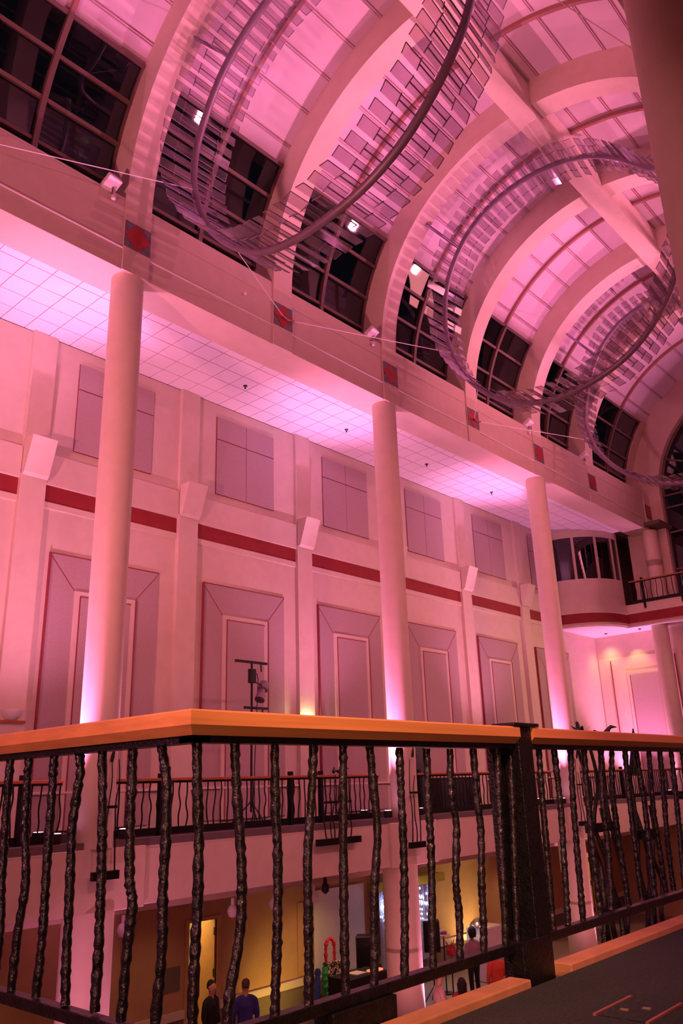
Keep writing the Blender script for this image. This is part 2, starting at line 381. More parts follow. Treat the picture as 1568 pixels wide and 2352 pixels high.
b = MB(); b.prism([(x, y, 6.40) for x, y in booth_path(2.3)]+[(3.7, 36.1, 6.40), (3.7, YE, 6.40), (XW, YE, 6.40)], (0, 0, .06)); b.build('balcony_soffit', 'tile', slab)
# booth windows
f = MB()
for a in (-88, -62, -36, -13, -1):
    r = math.radians(a); x, y = -17.2+2.3*math.cos(r), 36.1+2.3*math.sin(r); d = Vector((math.cos(r), math.sin(r), 0)); t = Vector((-d.y, d.x, 0))
    f.obox((x, y, 9.6), d*.05, t*.06, (0, 0, 1.02))
o = struct(f.build('window_31', 'cream2'))
booth_band('window_pane', 'pane', 2.32, 8.6, 10.62, .015, o)
b = MB(); b.box(XW, -14.9, 38.2, 38.4, 7.42, 10.9); b.box(-15.0, -12.9, 39.2, 39.4, 7.42, 10.9); struct(b.build('wall_booth_back', 'wall2'))
b = MB(); b.box(XW, XC-4.6, 36.0, 40, 10.93, 11.1); struct(b.build('ceiling_end_lobby', 'wall2'))
b = MB(); b.box(XW-.3, 3.7, YE, YE+.3, -.83, 6.46)
for c in (-15.1, -10.6, -6.1, -1.6):
    b.box(c-2.05, c+1.95, YE-.04, YE, -.83, 5.3)
eo = struct(b.build('wall_end', 'cream', bevel=.008))
for c in (-15.0, -10.5, -6.0, -1.5):
    f = MB(); f.box(c-.83, c+.83, YE-.08, YE-.03, -.8, 4.62); f.build('panel_moulding', 'cream', eo, bevel=.006)
    f = MB(); f.box(c-.68, c+.68, YE-.09, YE-.03, -.8, 4.45); f.build('inner_panel', 'fabric', eo)
    f = MB()
    for x in (c-1.55, c-.68, c+.66, c+1.5): f.box(x, x+.03, YE-.095, YE-.03, -.8, 5.2 if abs(x-c) > 1 else 4.45)
    f.build('panel_reveal', 'groove', eo)
# balcony floors (carpet), slab edges --------------------------------
b = MB(); b.box(-2.02, 3.7, 1.58, YE, -.98, -.83); b.box(XW, 3.7, -4, 1.56, -.98, -.83); b.box(-2.1, 3.7, 1.4, 1.6, -.98, -.8301)
struct(b.build('floor_near_balcony', 'carpet'))
b = MB(); b.box(XW, -13.56, 1.6, YE, -.98, -.83); ff = struct(b.build('floor_far_balcony', 'carpet'))
b = MB(); b.box(-13.56, -13.49, 1.6, 35.2, -.94, -.815); b.box(-13.98, -13.56, 1.6, 35.2, -.83, -.822); b.build('edge_trim', 'lip', ff)
b = MB(); b.box(-13.56, -2.12, 35.2, YE, -.98, -.83); struct(b.build('floor_end_walk', 'carpet'))
b = MB()
b.box(XW, -13.5, 1.56, YE, -1.93, -.99); b.box(-13.56, -13.5, 1.56, YE, -.99, -.93)
for y in COLY: b.box(-13.56, -13.42, y-.95, y+.95, -1.95, -.93)
b.box(-13.5, -2.6, 35.2, YE, -1.93, -.99); b.box(-2.06, 3.7, -4, YE, -1.93, -.99); b.box(XW, -2.06, -4, 1.5, -1.93, -.99)
sf = struct(b.build('trim_9', 'cream', bevel=.01))
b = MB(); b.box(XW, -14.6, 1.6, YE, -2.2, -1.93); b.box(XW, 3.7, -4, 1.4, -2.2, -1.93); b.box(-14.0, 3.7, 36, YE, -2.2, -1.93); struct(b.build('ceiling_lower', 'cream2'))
# wooden kerb along the near carpet edge
b = MB(); b.box(-2.125, -2.02, 1.68, 3.36, -.86, -.80); b.box(-2.125, -2.02, 3.72, YE-1.5, -.86, -.80); b.box(-13.0, -2.125, 1.56, 1.66, -.86, -.80); struct(b.build('trim_10', 'kerb', bevel=.006))
# lower level
ZL = -5.75
b = MB(); b.box(XW, 3.7, -4, YE+2, ZL-.2, ZL); struct(b.build('floor_lower', 'lfloor'))
DOORS = [(13.28, 14.14, -3.02), (28.95, 29.7, -3.1), (33.35, 34.2, -3.0)]
b = MB(); yy = -4.0
for a, c, t in DOORS:
    b.box(XW-.3, XW, yy, a, ZL, -1.93); b.box(XW-.3, XW, a, c, t, -1.93); yy = c
b.box(XW-.3, XW, yy, YE, ZL, -1.93); b.box(XW-.3, 3.7, YE, YE+.3, ZL, -.83); b.box(XW-.3, 3.7, -4.3, -4, ZL, 11); b.box(3.5, 3.7, -4, YE, ZL, -1.93)
lo = struct(b.build('wall_lower', 'lowwall'))
w1 = MB(); r1 = MB(); yy = -4.0
for a, c, t in DOORS+[(YE-.01, YE, 0)]:
    w1.box(XW, XW+.03, yy, a-.1, ZL, -4.98); r1.box(XW, XW+.07, yy, a-.1, -4.98, -4.80); yy = c+.1
w1.build('wainscot', 'wainscot', lo); r1.build('chair_rail', 'cream', lo, bevel=.01)
for i, (a, c, t) in enumerate(DOORS):
    f = MB(); f.box(XW-.05, XW+.04, a-.1, a, ZL, t+.08); f.box(XW-.05, XW+.04, c, c+.1, ZL, t+.08); f.box(XW-.05, XW+.04, a, c, t, t+.08)
    o = struct(f.build('door_%d' % (i+1), 'door', bevel=.005))
    g = MB(); g.obox((XW-.42, c-.03, (ZL+t)/2), (.40, 0, 0), (0, .022, 0), (0, 0, (t-ZL)/2-.02)); g.build('door_leaf', 'door', o)
    g = MB(); g.box(XW-1.6, XW-1.5, a-1.2, c+1.2, ZL, -2.2); g.box(XW-1.6, XW-.3, a-1.3, a-1.2, ZL, -2.2); g.box(XW-1.6, XW-.3, c+1.2, c+1.3, ZL, -2.2); g.box(XW-1.6, XW-.3, a-1.2, c+1.2, -2.25, -2.2); g.box(XW-1.6, XW, a-1.2, c+1.2, ZL-.05, ZL)
    g.build('room_beyond', 'screen', o)
    g = MB()
    for z in (-3.3, -4.2, -5.2): g.box(XW-.06, XW-.02, c-.03, c-.055, z-.09, z+.09)
    g.build('hinge', 'plastic', o)
    point((XW-.95, (a+c)/2-.3, -2.9), 42 if i != 1 else 26, (1, .62, .22), .12)
# ---------------------------------------------------------------- columns
def column(x, y, zb, zt, r, label, grp, lowr=None):
    b = MB(); b.lathe((x, y, 0), [(r, zb), (r, zb+2), (r, (zb+zt)/2), (r, zt)], 40)
    return tag(b.build('round_column', 'cream', origin=(x, y, zb), smooth=True), label, 'column', grp)
for y, l in zip(COLY, ('nearest of the tall round columns on the far balcony, lit pink at its foot', 'second tall round column, middle of the far balcony row', 'third tall round column of the far row, ending beside the curved booth')):
    column(-13.70, y, -.93, 10.84, .355, l, 'tall round columns along the far balcony')
for y, l in zip(COLY, ('thick lower storey column under the nearest tall column', 'thick lower storey column beside the bright foil curtain, glowing at its foot', 'thick lower storey column below the third tall column')):
    column(-13.75, {8.4: 8.44, 17.4: 17.13, 26.5: 26.2}[y], ZL, -1.93, .44, l, 'thick columns of the lower storey')
column(-1.98, 8.5, -.83, 10.84, .36, 'massive round column close by at the right edge of the photo', 'near balcony columns')
column(-13.62, 36.55, -.83, 6.4, .355, 'round column under the end balcony soffit, right of the corner', 'end balcony columns')
column(-13.45, 36.7, 7.4, 10.83, .33, 'short dim column on the upper end balcony behind its railing', 'end balcony columns')
column(-7.9, 36.55, -.83, 6.4, .355, 'round column under the end balcony beyond the right edge of view', 'end balcony columns')
# ---------------------------------------------------------------- near railing
BL = [[(-3.412, 0.161), (-3.408, -0.037), (-3.392, -0.284), (-3.362, -0.501), (-3.372, -0.697)], [(-3.254, 0.158), (-3.25, 0.044), (-3.236, -0.119), (-3.194, -0.315), (-3.221, -0.505), (-3.234, -0.688)], [(-3.054, 0.157), (-3.049, 0.024), (-3.046, -0.195), (-3.038, -0.381), (-3.037, -0.525), (-3.047, -0.686)], [(-2.869, 0.152), (-2.854, 0.073), (-2.882, -0.087), (-2.877, -0.227), (-2.865, -0.405), (-2.86, -0.542), (-2.845, -0.687)], [(-2.712, 0.152), (-2.681, -0.115), (-2.668, -0.29), (-2.661, -0.457), (-2.661, -0.682)], [(-2.516, 0.153), (-2.513, 0.027), (-2.51, -0.113), (-2.499, -0.269), (-2.476, -0.346), (-2.492, -0.475), (-2.509, -0.686)], [(-2.352, 0.152), (-2.313, 0.022), (-2.308, -0.145), (-2.312, -0.305), (-2.305, -0.458), (-2.327, -0.668)]]
BR =  [[(1.69, 0.145), (1.694, 0.018), (1.705, -0.112), (1.708, -0.3), (1.704, -0.419), (1.698, -0.591), (1.702, -0.703)], [(1.849, 0.144), (1.857, 0.015), (1.879, -0.188), (1.885, -0.319), (1.877, -0.443), (1.836, -0.617), (1.833, -0.697)], [(2.033, 0.143), (2.035, -0.06), (2.044, -0.2), (2.043, -0.401), (2.035, -0.561), (2.028, -0.696)], [(2.23, 0.142), (2.214, -0.03), (2.188, -0.246), (2.187, -0.419), (2.187, -0.553), (2.183, -0.694)], [(2.393, 0.143), (2.38, -0.149), (2.37, -0.441), (2.367, -0.696)], [(2.551, 0.141), (2.562, 0.001), (2.576, -0.176), (2.542, -0.388), (2.532, -0.534), (2.521, -0.696)], [(2.739, 0.139), (2.737, -0.045), (2.733, -0.25), (2.719, -0.484), (2.699, -0.698)], [(2.928, 0.136), (2.918, -0.093), (2.917, -0.263), (2.903, -0.427), (2.881, -0.691)], [(3.102, 0.138), (3.09, -0.055), (3.11, -0.19), (3.077, -0.403), (3.084, -0.529), (3.069, -0.697)], [(3.29, 0.139), (3.287, -0.061), (3.298, -0.218), (3.271, -0.422), (3.263, -0.551), (3.248, -0.7)], [(3.497, 0.141), (3.472, -0.114), (3.451, -0.394), (3.424, -0.693)], [(3.617, 0.142), (3.588, -0.119), (3.554, -0.403), (3.516, -0.697)], [(3.679, 0.143), (3.648, -0.121), (3.65, -0.317), (3.623, -0.694)], [(3.896, 0.145), (3.88, -0.13), (3.866, -0.431), (3.855, -0.708)], [(4.058, 0.146), (4.061, -0.137), (4.03, -0.446), (4.003, -0.69)], [(4.242, 0.148), (4.204, -0.142), (4.18, -0.459), (4.165, -0.691)], [(4.402, 0.15), (4.379, -0.149), (4.366, -0.422), (4.365, -0.686)], [(4.617, 0.151), (4.559, -0.132), (4.551, -0.382), (4.497, -0.681)], [(4.762, 0.153), (4.695, -0.101), (4.701, -0.393), (4.717, -0.685)], [(4.944, 0.154), (4.917, -0.108), (4.904, -0.407), (4.899, -0.672)], [(5.104, 0.156), (5.121, -0.114), (5.109, -0.362), (5.083, -0.681)], [(5.306, 0.158), (5.245, -0.181), (5.247, -0.432), (5.25, -0.676)], [(5.483, 0.159), (5.441, -0.123), (5.381, -0.442), (5.37, -0.676)], [(5.677, 0.161), (5.641, -0.129), (5.611, -0.328), (5.546, -0.682)]]
def wobble(pts, r, seed):
    rnd = random.Random(seed); P = curve(pts, 1); L = [Vector(p) for p in pts]
    C_ = curve(L, max(3, int(60/(len(L)-1)))); C2 = []; rr = []
    ph = rnd.random()*6
    for i, p in enumerate(C_):
        t = i/len(C_); rr.append(r*(1+.10*math.sin(i*1.9+ph)+.07*rnd.uniform(-1, 1)+.05*math.sin(i*.37+ph)))
        C2.append(p+Vector((rnd.uniform(-1, 1), rnd.uniform(-1, 1), 0))*.0012)
    return C2, rr
RT, RB = .243, -.71
rail = empty('balcony_railing', (-2.17, 1.68, -.83), 'black hammered iron railing with orange wood handrail, closest to the viewer', 'railing')
def hrail(x0, y0, x1, y1, mitre0, mitre1, name='handrail'):
    # profile across: flat top 15 cm wide, sloping underside
    d = Vector((x1-x0, y1-y0, 0)); L = d.length; d.normalize(); nrm = Vector((-d.y, d.x, 0))
    prof = [(-.070, RT), (.070, RT), (.075, RT-.006), (.075, RT-.048), (.045, RT-.078), (-.045, RT-.078), (-.075, RT-.048), (-.075, RT-.006)]
    b = MB(); r0 = []; r1 = []
    for w_, z in prof:
        r0.append(b.b.verts.new(Vector((x0, y0, 0))+nrm*w_+d*(mitre0*w_)+Vector((0, 0, z)))); r1.append(b.b.verts.new(Vector((x1, y1, 0))+nrm*w_+d*(mitre1*w_)+Vector((0, 0, z))))
    nn = len(prof)
    for i in range(nn): b.b.faces.new((r0[i], r0[(i+1) % nn], r1[(i+1) % nn], r1[i]))
    b.b.faces.new(r0[::-1]); b.b.faces.new(r1)
    return b.build(name, 'wood', rail, smooth=False)
hrail(-2.17, 1.68, -2.17, 3.60, 1, 0); hrail(-2.17, 3.73, -2.17, 8.1, 0, 0); hrail(-9.0, 1.68, -2.17, 1.68, 0, -1)
b = MB(); b.box(-2.205, -2.135, 1.645, 8.1, RT-.100, RT-.077); b.box(-9, -2.135, 1.645, 1.715, RT-.1005, RT-.0775); b.build('top_bar', 'black', rail)
b = MB(); b.box(-2.195, -2.145, 1.655, 8.1, RB-.02, RB+.02); b.box(-9, -2.145, 1.655, 1.705, RB-.0205, RB+.0195); b.build('bottom_bar', 'black', rail, bevel=.004)
for i, l in enumerate(BL):
    P, rr = wobble([(x, 1.68, z) for x, z in l], .0165, i); MB().tube(P, rr, 10).build('baluster', 'hammered', rail, smooth=True)
for i, l in enumerate(BR):
    P, rr = wobble([(-2.17, y, z) for y, z in l], .0165, i+40); MB().tube(P, rr, 10).build('baluster', 'hammered', rail, smooth=True)
for i in range(24):
    x = -3.6-.178*i if i < 12 else -2.17; y = 1.68 if i < 12 else 5.86+.178*(i-12)
    rnd = random.Random(i+99); j = lambda: rnd.uniform(-.022, .022)
    pts = [(x+(j() if i < 12 else 0), y+(0 if i < 12 else j()), z) for z in (.15, -.05, -.25, -.47, -.69)]
    P, rr = wobble(pts, .0165, i+90); MB().tube(P, rr, 8).build('baluster', 'hammered', rail, smooth=True)
# the flanged post with its cap plate
b = MB(); b.box(-2.20, -2.11, 3.60, 3.73, -1.0, .245); p = b.build('post', 'black', rail, bevel=.004)
b = MB(); b.box(-2.22, -2.09, 3.54, 3.78, .245, .262); b.build('cap_plate', 'black', p, bevel=.003)
b = MB(); b.box(-2.21, -2.105, 3.46, 3.72, -.90, -.685); b.build('base_bracket', 'black', p, bevel=.004)
b = MB(); b.box(-2.23, -2.20, 3.50, 3.62, -.70, .15); b.build('web_plate', 'black', p)
# corner post below
b = MB(); b.box(-2.21, -2.13, 2.26, 2.60, -1.2, -.73); b.build('post_bracket', 'black', rail, bevel=.004)
# ---------------------------------------------------------------- decorative iron reeds
def bird(mb, c, s, yaw=0):
    c = Vector(c); d = Vector((math.cos(yaw), math.sin(yaw), 0)); u = Vector((0, 0, 1))
    mb.tube([c-d*.13*s+u*.05*s, c-d*.07*s+u*.015*s, c, c+d*.06*s+u*.025*s, c+d*.09*s+u*.07*s, c+d*.115*s+u*.09*s, c+d*.17*s+u*.085*s],
            [.006*s, .022*s, .036*s, .032*s, .018*s, .017*s, .003*s], 8)
    n = Vector((-d.y, d.x, 0))
    for sg in (-1, 1):
        mb.prism([c+n*.02*sg*s, c+d*.05*s+n*.02*sg*s, c+n*.09*sg*s-d*.08*s+u*.06*s, c+n*.05*sg*s-d*.12*s+u*.035*s], d*.008*s)
def reeds(loc, h0, h1, nb, label, spread=.28, top='bird', bs=1.0):
    x, y = loc; t = empty('reed_sculpture', (x, y, h0), label, 'sculpture', 'iron reed sculptures fixed to the railings')
    rnd = random.Random(int(x*100+y*37))
    b = MB(); b.box(x-.05, x+.05, y-spread*.8, y+spread*.8, h0-.07, h0+.07); b.build('base_block', 'black', t, bevel=.005)
    for i in range(nb):
        yy = y+(i-(nb-1)/2)*spread/max(1, nb-1)*.9; hh = h1-rnd.uniform(0, .35)*(h1-h0)*(.2 if i % 2 == 0 else 1)
        pts = [(x+rnd.uniform(-.02, .02), yy+rnd.uniform(-.05, .05), h0+(hh-h0)*k/5) for k in range(6)]
        P = curve(pts, 4); MB().tube(P, [.016*(1-.4*k/len(P)) for k in range(len(P))], 6).build('reed_stem', 'black', t, smooth=True)
    b = MB(); b.box(x-.02, x+.02, y-spread*.5, y+spread*.5, h0+(h1-h0)*.55, h0+(h1-h0)*.55+.05); b.build('tie_bar', 'black', t)
    b = MB()
    if top == 'bird': bird(b, (x, y-.12, h1+.02), 1.1*bs, 2.2); bird(b, (x, y+.14, h1+.0), 1.1*bs, .8)
    else: b.tube([(x, y, h1-.1), (x, y+.02, h1), (x, y+.06, h1+.2)], [.03, .035, .004], 8)
    b.build('bird_finial' if top == 'bird' else 'leaf_finial', 'black', t, smooth=True)
    return t
reeds((-2.34, 4.85), -.98, .235, 6, 'cluster of dark iron reeds topped by two birds on the near railing', .34, 'bird', .62)
reeds((-2.34, 5.45), -.98, .10, 4, 'dark iron reeds at the right edge outside the near railing', .3, 'leaf')
reeds((-13.25, 8.41), -1.35, .62, 3, 'tall slim iron reeds in front of the nearest far column', .32, 'leaf')
reeds((-13.25, 17.25), -1.47, .72, 3, 'tall slim iron reeds beside the second far column, forked top', .38, 'leaf')
reeds((-13.25, 26.3), -1.44, .7, 3, 'tall slim iron reeds beside the third far column', .42, 'leaf')
reeds((-13.36, 14.5), -1.2, .27, 7, 'reeds with two small birds on the far railing between first and second columns', .9)
# ---------------------------------------------------------------- far railings
def far_rail(y0, y1, label, posts, x=-14.1, zf=-.83, axis='y', spacing=.178):
    t = empty('balcony_railing', (x, (y0+y1)/2, zf) if axis == 'y' else ((y0+y1)/2, x, zf), label, 'railing', 'railings of the far balconies')
    def B(a0, a1, w, z0, z1): return MB().box(x-w, x+w, a0, a1, z0, z1) if axis == 'y' else MB().box(a0, a1, x-w, x+w, z0, z1)
    top = zf+1.073
    B(y0, y1, .065, top-.055, top).build('handrail', 'wood2', t, bevel=.01)
    B(y0, y1, .03, top-.095, top-.056).build('top_bar', 'black', t)
    B(y0, y1, .03, zf+.02, zf+.15).build('bottom_bar', 'black', t)
    n_ = int((y1-y0)/spacing); rnd = random.Random(int(y0*10)+int(x)); extra = MB()
    for i in range(n_+1):
        yy = y0+.02+(y1-y0-.04)*i/n_; w_ = .018
        pts = []
        for k in range(5):
            z = top-.09+(zf+.14-top+.09)*k/4; o_ = yy+(rnd.uniform(-.03, .03) if 0 < k else 0)
            pts.append((x, o_, z) if axis == 'y' else (o_, x, z))
        P = curve(pts, 3)
        if i < 100: MB().tube(P, w_*.9, 6).build('baluster', 'black', t, smooth=True)
    for p_ in posts:
        b = B(p_-.045, p_+.045, .05, zf-.25, top+.09); b.build('post', 'black', t)
    return t
far_rail(2.0, 7.95, 'far balcony railing at the left, up to the nearest tall column', [5.6, 7.2])
far_rail(8.95, 16.85, 'far balcony railing between the first and second tall columns', [10.1, 13.7, 14.7])
far_rail(17.95, 25.95, 'far balcony railing between the second and third tall columns', [18.6, 22.6])
far_rail(27.05, 36.0, 'far balcony railing beyond the third tall column', [28, 31.5])
far_rail(-14.5, -1.9, 'dark railing on the upper end balcony beside the curved booth', [-13.9, -12.2, -10.0, -8.0], x=36.0, zf=7.42, axis='x', spacing=.24)
far_rail(-13.9, -2.6, 'railing across the far end of the hall on the near floor level', [-12, -9, -6], x=35.3, zf=-.83, axis='x', spacing=.2)
# ---------------------------------------------------------------- glass sculpture
PTS = [(-5.24,9.46,15.51),(-5.41,9.57,15.89),(-5.62,9.64,16.26),(-5.91,9.66,16.57),(-6.25,9.63,16.83),(-6.64,9.57,17.03),(-7.05,9.5,17.16),(-7.48,9.42,17.24),(-7.91,9.35,17.26),(-8.34,9.29,17.21),(-8.77,9.25,17.11),(-9.2,9.21,16.98),(-9.62,9.17,16.83),(-10.02,9.14,16.65),(-10.41,9.12,16.43),(-10.77,9.1,16.17),(-11.11,9.08,15.87),(-11.41,9.07,15.55),(-11.67,9.07,15.19),(-11.9,9.07,14.81),(-12.08,9.06,14.4),(-12.22,9.06,13.98),(-12.29,9.07,13.55),(-12.31,9.09,13.11),(-12.25,9.13,12.67),(-12.14,9.17,12.25),(-11.95,9.21,11.85),(-11.71,9.26,11.49),(-11.42,9.31,11.16),(-11.09,9.34,10.86),(-10.73,9.36,10.6),(-10.35,9.36,10.38),(-9.94,9.35,10.22),(-9.51,9.32,10.11),(-9.07,9.29,10.04),(-8.62,9.25,10.01),(-8.18,9.22,10.01),(-7.74,9.21,10.06),(-7.3,9.19,10.15),(-6.89,9.18,10.3),(-6.5,9.18,10.51),(-6.15,9.18,10.77),(-5.84,9.2,11.09),(-5.6,9.25,11.45),(-5.44,9.34,11.84),(-5.33,9.46,12.25),(-5.28,9.6,12.67),(-5.23,9.72,13.1),(-5.16,9.8,13.52),(-5.04,9.8,13.92),(-4.85,9.77,14.29),(-4.61,9.77,14.6),(-4.34,9.89,14.84),(-4.1,10.14,15.01),(-3.9,10.49,15.11),(-3.75,10.9,15.17),(-3.65,11.33,15.19),(-3.59,11.77,15.2),(-3.55,12.22,15.2),(-3.52,12.66,15.2),(-3.5,13.11,15.2),(-3.5,13.56,15.2),(-3.5,14.01,15.2),(-3.5,14.46,15.2),(-3.5,14.91,15.2),(-3.5,15.36,15.2),(-3.51,15.81,15.2),(-3.53,16.26,15.19),(-3.59,16.7,15.18),(-3.68,17.14,15.16),(-3.81,17.56,15.13),(-4.0,17.95,15.11),(-4.26,18.29,15.11),(-4.58,18.57,15.14),(-4.92,18.78,15.24),(-5.23,18.96,15.42),(-5.49,19.12,15.7),(-5.73,19.24,16.04),(-5.98,19.32,16.37),(-6.28,19.32,16.68),(-6.63,19.27,16.93),(-7.01,19.2,17.13),(-7.42,19.11,17.25),(-7.85,19.03,17.32),(-8.29,18.95,17.32),(-8.73,18.87,17.28),(-9.16,18.8,17.2),(-9.58,18.74,17.07),(-9.99,18.69,16.9),(-10.37,18.65,16.69),(-10.74,18.63,16.43),(-11.07,18.63,16.14),(-11.36,18.64,15.8),(-11.62,18.66,15.44),(-11.84,18.69,15.06),(-12.01,18.73,14.65),(-12.12,18.78,14.22),(-12.19,18.82,13.78),(-12.21,18.86,13.34),(-12.18,18.9,12.9),(-12.08,18.93,12.47),(-11.92,18.96,12.06),(-11.72,18.99,11.67),(-11.46,19.01,11.31),(-11.17,19.03,10.98),(-10.83,19.04,10.68),(-10.46,19.04,10.43),(-10.07,19.05,10.23),(-9.66,19.04,10.06),(-9.23,19.03,9.96),(-8.79,19.01,9.91),(-8.35,18.98,9.92),(-7.91,18.95,9.97),(-7.48,18.92,10.06),(-7.06,18.9,10.19),(-6.66,18.88,10.38),(-6.3,18.87,10.63),(-5.98,18.88,10.93),(-5.71,18.92,11.27),(-5.49,18.98,11.65),(-5.32,19.06,12.06),(-5.19,19.16,12.47),(-5.06,19.3,12.87),(-4.92,19.48,13.23),(-4.8,19.75,13.54),(-4.67,20.08,13.77),(-4.56,20.46,13.95),(-4.47,20.87,14.09),(-4.39,21.3,14.2),(-4.33,21.73,14.27),(-4.28,22.18,14.32),(-4.25,22.62,14.36),(-4.23,23.07,14.4),(-4.23,23.52,14.44),(-4.24,23.97,14.48),(-4.26,24.41,14.51),(-4.28,24.86,14.56),(-4.32,25.3,14.61),(-4.38,25.74,14.69),(-4.46,26.16,14.8),(-4.56,26.58,14.91),(-4.67,26.99,15.05),(-4.82,27.35,15.21),(-5.01,27.65,15.43),(-5.25,27.89,15.69),(-5.52,28.08,15.98),(-5.83,28.23,16.26),(-6.17,28.34,16.52),(-6.53,28.41,16.77),(-6.92,28.45,16.97),(-7.33,28.47,17.13),(-7.76,28.46,17.24),(-8.2,28.44,17.31),(-8.64,28.41,17.34),(-9.08,28.37,17.33),(-9.51,28.32,17.25),(-9.92,28.28,17.1),(-10.3,28.25,16.89),(-10.65,28.24,16.62),(-10.98,28.26,16.32),(-11.26,28.29,15.98),(-11.51,28.33,15.61),(-11.72,28.38,15.22),(-11.89,28.42,14.81),(-12.04,28.44,14.39),(-12.16,28.47,13.97),(-12.23,28.5,13.53),(-12.23,28.53,13.1),(-12.16,28.57,12.66),(-12.03,28.61,12.25),(-11.83,28.65,11.85),(-11.58,28.68,11.49),(-11.29,28.71,11.16),(-10.96,28.73,10.86),(-10.6,28.73,10.61),(-10.21,28.73,10.39),(-9.8,28.72,10.21),(-9.38,28.72,10.06),(-8.96,28.7,9.98),(-8.52,28.68,9.97),(-8.08,28.65,10.0),(-7.64,28.62,10.08),(-7.22,28.59,10.19),(-6.81,28.56,10.37),(-6.44,28.55,10.6),(-6.1,28.56,10.87),(-5.81,28.6,11.2),(-5.58,28.67,11.56),(-5.42,28.79,11.93),(-5.33,28.98,12.31),(-5.31,29.21,12.67),(-5.35,29.5,13.0),(-5.42,29.83,13.27),(-5.52,30.2,13.5),(-5.62,30.59,13.68),(-5.73,31.0,13.83),(-5.83,31.42,13.94),(-5.93,31.84,14.04)]
sc = empty('glass_sculpture', (-8.05, 9.2, 12.6), 'huge looping steel tube hung under the vault, set with hundreds of glass plates', 'sculpture')
path = curve(PTS, 3)
MB().tube(path, .085, 12).build('steel_tube', 'steel', sc, smooth=True)
cum = [0]
for a, c in zip(path, path[1:]): cum.append(cum[-1]+(c-a).length)
def at(s_):
    lo_, hi = 0, len(cum)-1
    while hi-lo_ > 1:
        m_ = (lo_+hi)//2
        if cum[m_] <= s_: lo_ = m_
        else: hi = m_
    t = (s_-cum[lo_])/max(1e-6, cum[hi]-cum[lo_]); p = path[lo_].lerp(path[hi], t); d = (path[min(hi+2, len(path)-1)]-path[max(lo_-2, 0)]).normalized(); return p, d
stations = []; s_ = .15
while s_ < cum[-1]-.1: stations.append(s_); s_ += .31
Yv = Vector((0, 1, 0))
cands = []
for idx, s_ in enumerate(stations):
    p, d = at(s_)
    if p.x > -4.95 and p.z > 13.1: continue      # bare link tubes between the loops
    for sg in (-1, 1):
        ax = Yv - d*Yv.dot(d)
        if ax.length < .5: ax = Vector((1, 0, 0))-d*d.x
        ax = (ax.normalized()*.75+Yv*.5).normalized()*sg
        cands.append((p, d, ax, idx, sg))
dist = lambda c_: (c_[0]).length
cands.sort(key=dist)
arms = MB(); rest = MB(); restarms = MB(); npl = 0
cam_f = Vector((-.63, .70, .32))
def inview(p):
    q = Vector(p).normalized(); return q.dot(cam_f) > .80
named = [c_ for c_ in cands if inview(c_[0])][:100]; ids = set((c_[3], c_[4]) for c_ in named)
for p, d, ax, idx, sg in cands:
    rnd = random.Random(idx*2+(sg > 0)); L = .50+.06*rnd.random(); tip = p+ax*L
    out = d.cross(ax).normalized()
    tl = (out*math.sin(rnd.uniform(.12, .3)*(1 if rnd.random() < .5 else -1))+d).normalized()
    single = (idx, sg) in ids
    g = MB() if single else rest; h = MB() if single else restarms
    h.tube([p, tip], .014, 5); h.tube([tip-tl*.12, tip+tl*.12], .012, 5)
    nn_ = ax.cross(tl).normalized()
    g.obox(p+ax*.52+nn_*.025, ax*.42, tl*.105, nn_*.006)
    h.obox(p+ax*.52+nn_*.025+tl*.105, ax*.42, tl*.005, nn_*.008); h.obox(p+ax*.94+nn_*.025, ax*.005, tl*.105, nn_*.008)
    if single:
        g.build('glass_plate', 'plate', sc); h.build('plate_bracket', 'steel', sc)
rest = rest.build('glass_plates', 'plate', sc); rest['kind'] = 'stuff'; restarms = restarms.build('plate_brackets', 'steel', sc); restarms['kind'] = 'stuff'
for a, c in (((-11.05, 9.1, 15.9), (-11.62, 8.45, 16.42)), ((-11.3, 18.7, 15.9), (-11.72, 17.5, 16.40)), ((-11.3, 28.3, 15.9), (-11.75, 26.6, 16.45)), ((-6.9, 19.2, 17.05), (-6.5, 20.8, 17.6))):
    MB().tube([a, c], .045, 8).build('support_strut', 'steel', sc)
def wire(a, c, label):
    t = empty('guy_wire', a, label, 'wire', 'thin guy wires holding the glass sculpture')
    MB().tube([a, c], .010, 5).build('wire_rope', 'white', t)
    a = Vector(a); d = (Vector(c)-a).normalized(); MB().tube([a, a+d*.22], .03, 6).build('turnbuckle', 'chrome', t)
    b = MB().box(a.x-.06, a.x+.03, a.y-.05, a.y+.05, a.z-.03, a.z+.03); b.build('wall_bracket', 'chrome', t)
wire((XF+.08, 12.9, 11.72), (-11.3, 9.4, 11.1), 'thin wire rising left from the second red diamond bracket')
wire((XF+.08, 13.0, 11.70), (-12.1, 18.9, 12.6), 'thin wire running right from the second red diamond bracket')
wire((XF+.08, 3.9, 11.75), (-12.25, 9.1, 12.9), 'thin wire entering from the left edge to the first glass loop')
wire((XF+.08, 21.9, 11.72), (-11.4, 19.1, 11.2), 'short thin wire rising left from the fourth red diamond')
wire((XF+.08, 22.0, 11.70), (-12.2, 28.5, 12.6), 'thin wire running right from the fourth red diamond')
wire((-2.78, 12.9, 11.9), (-5.2, 9.5, 14.6), 'thin wire at upper right beside the near column')
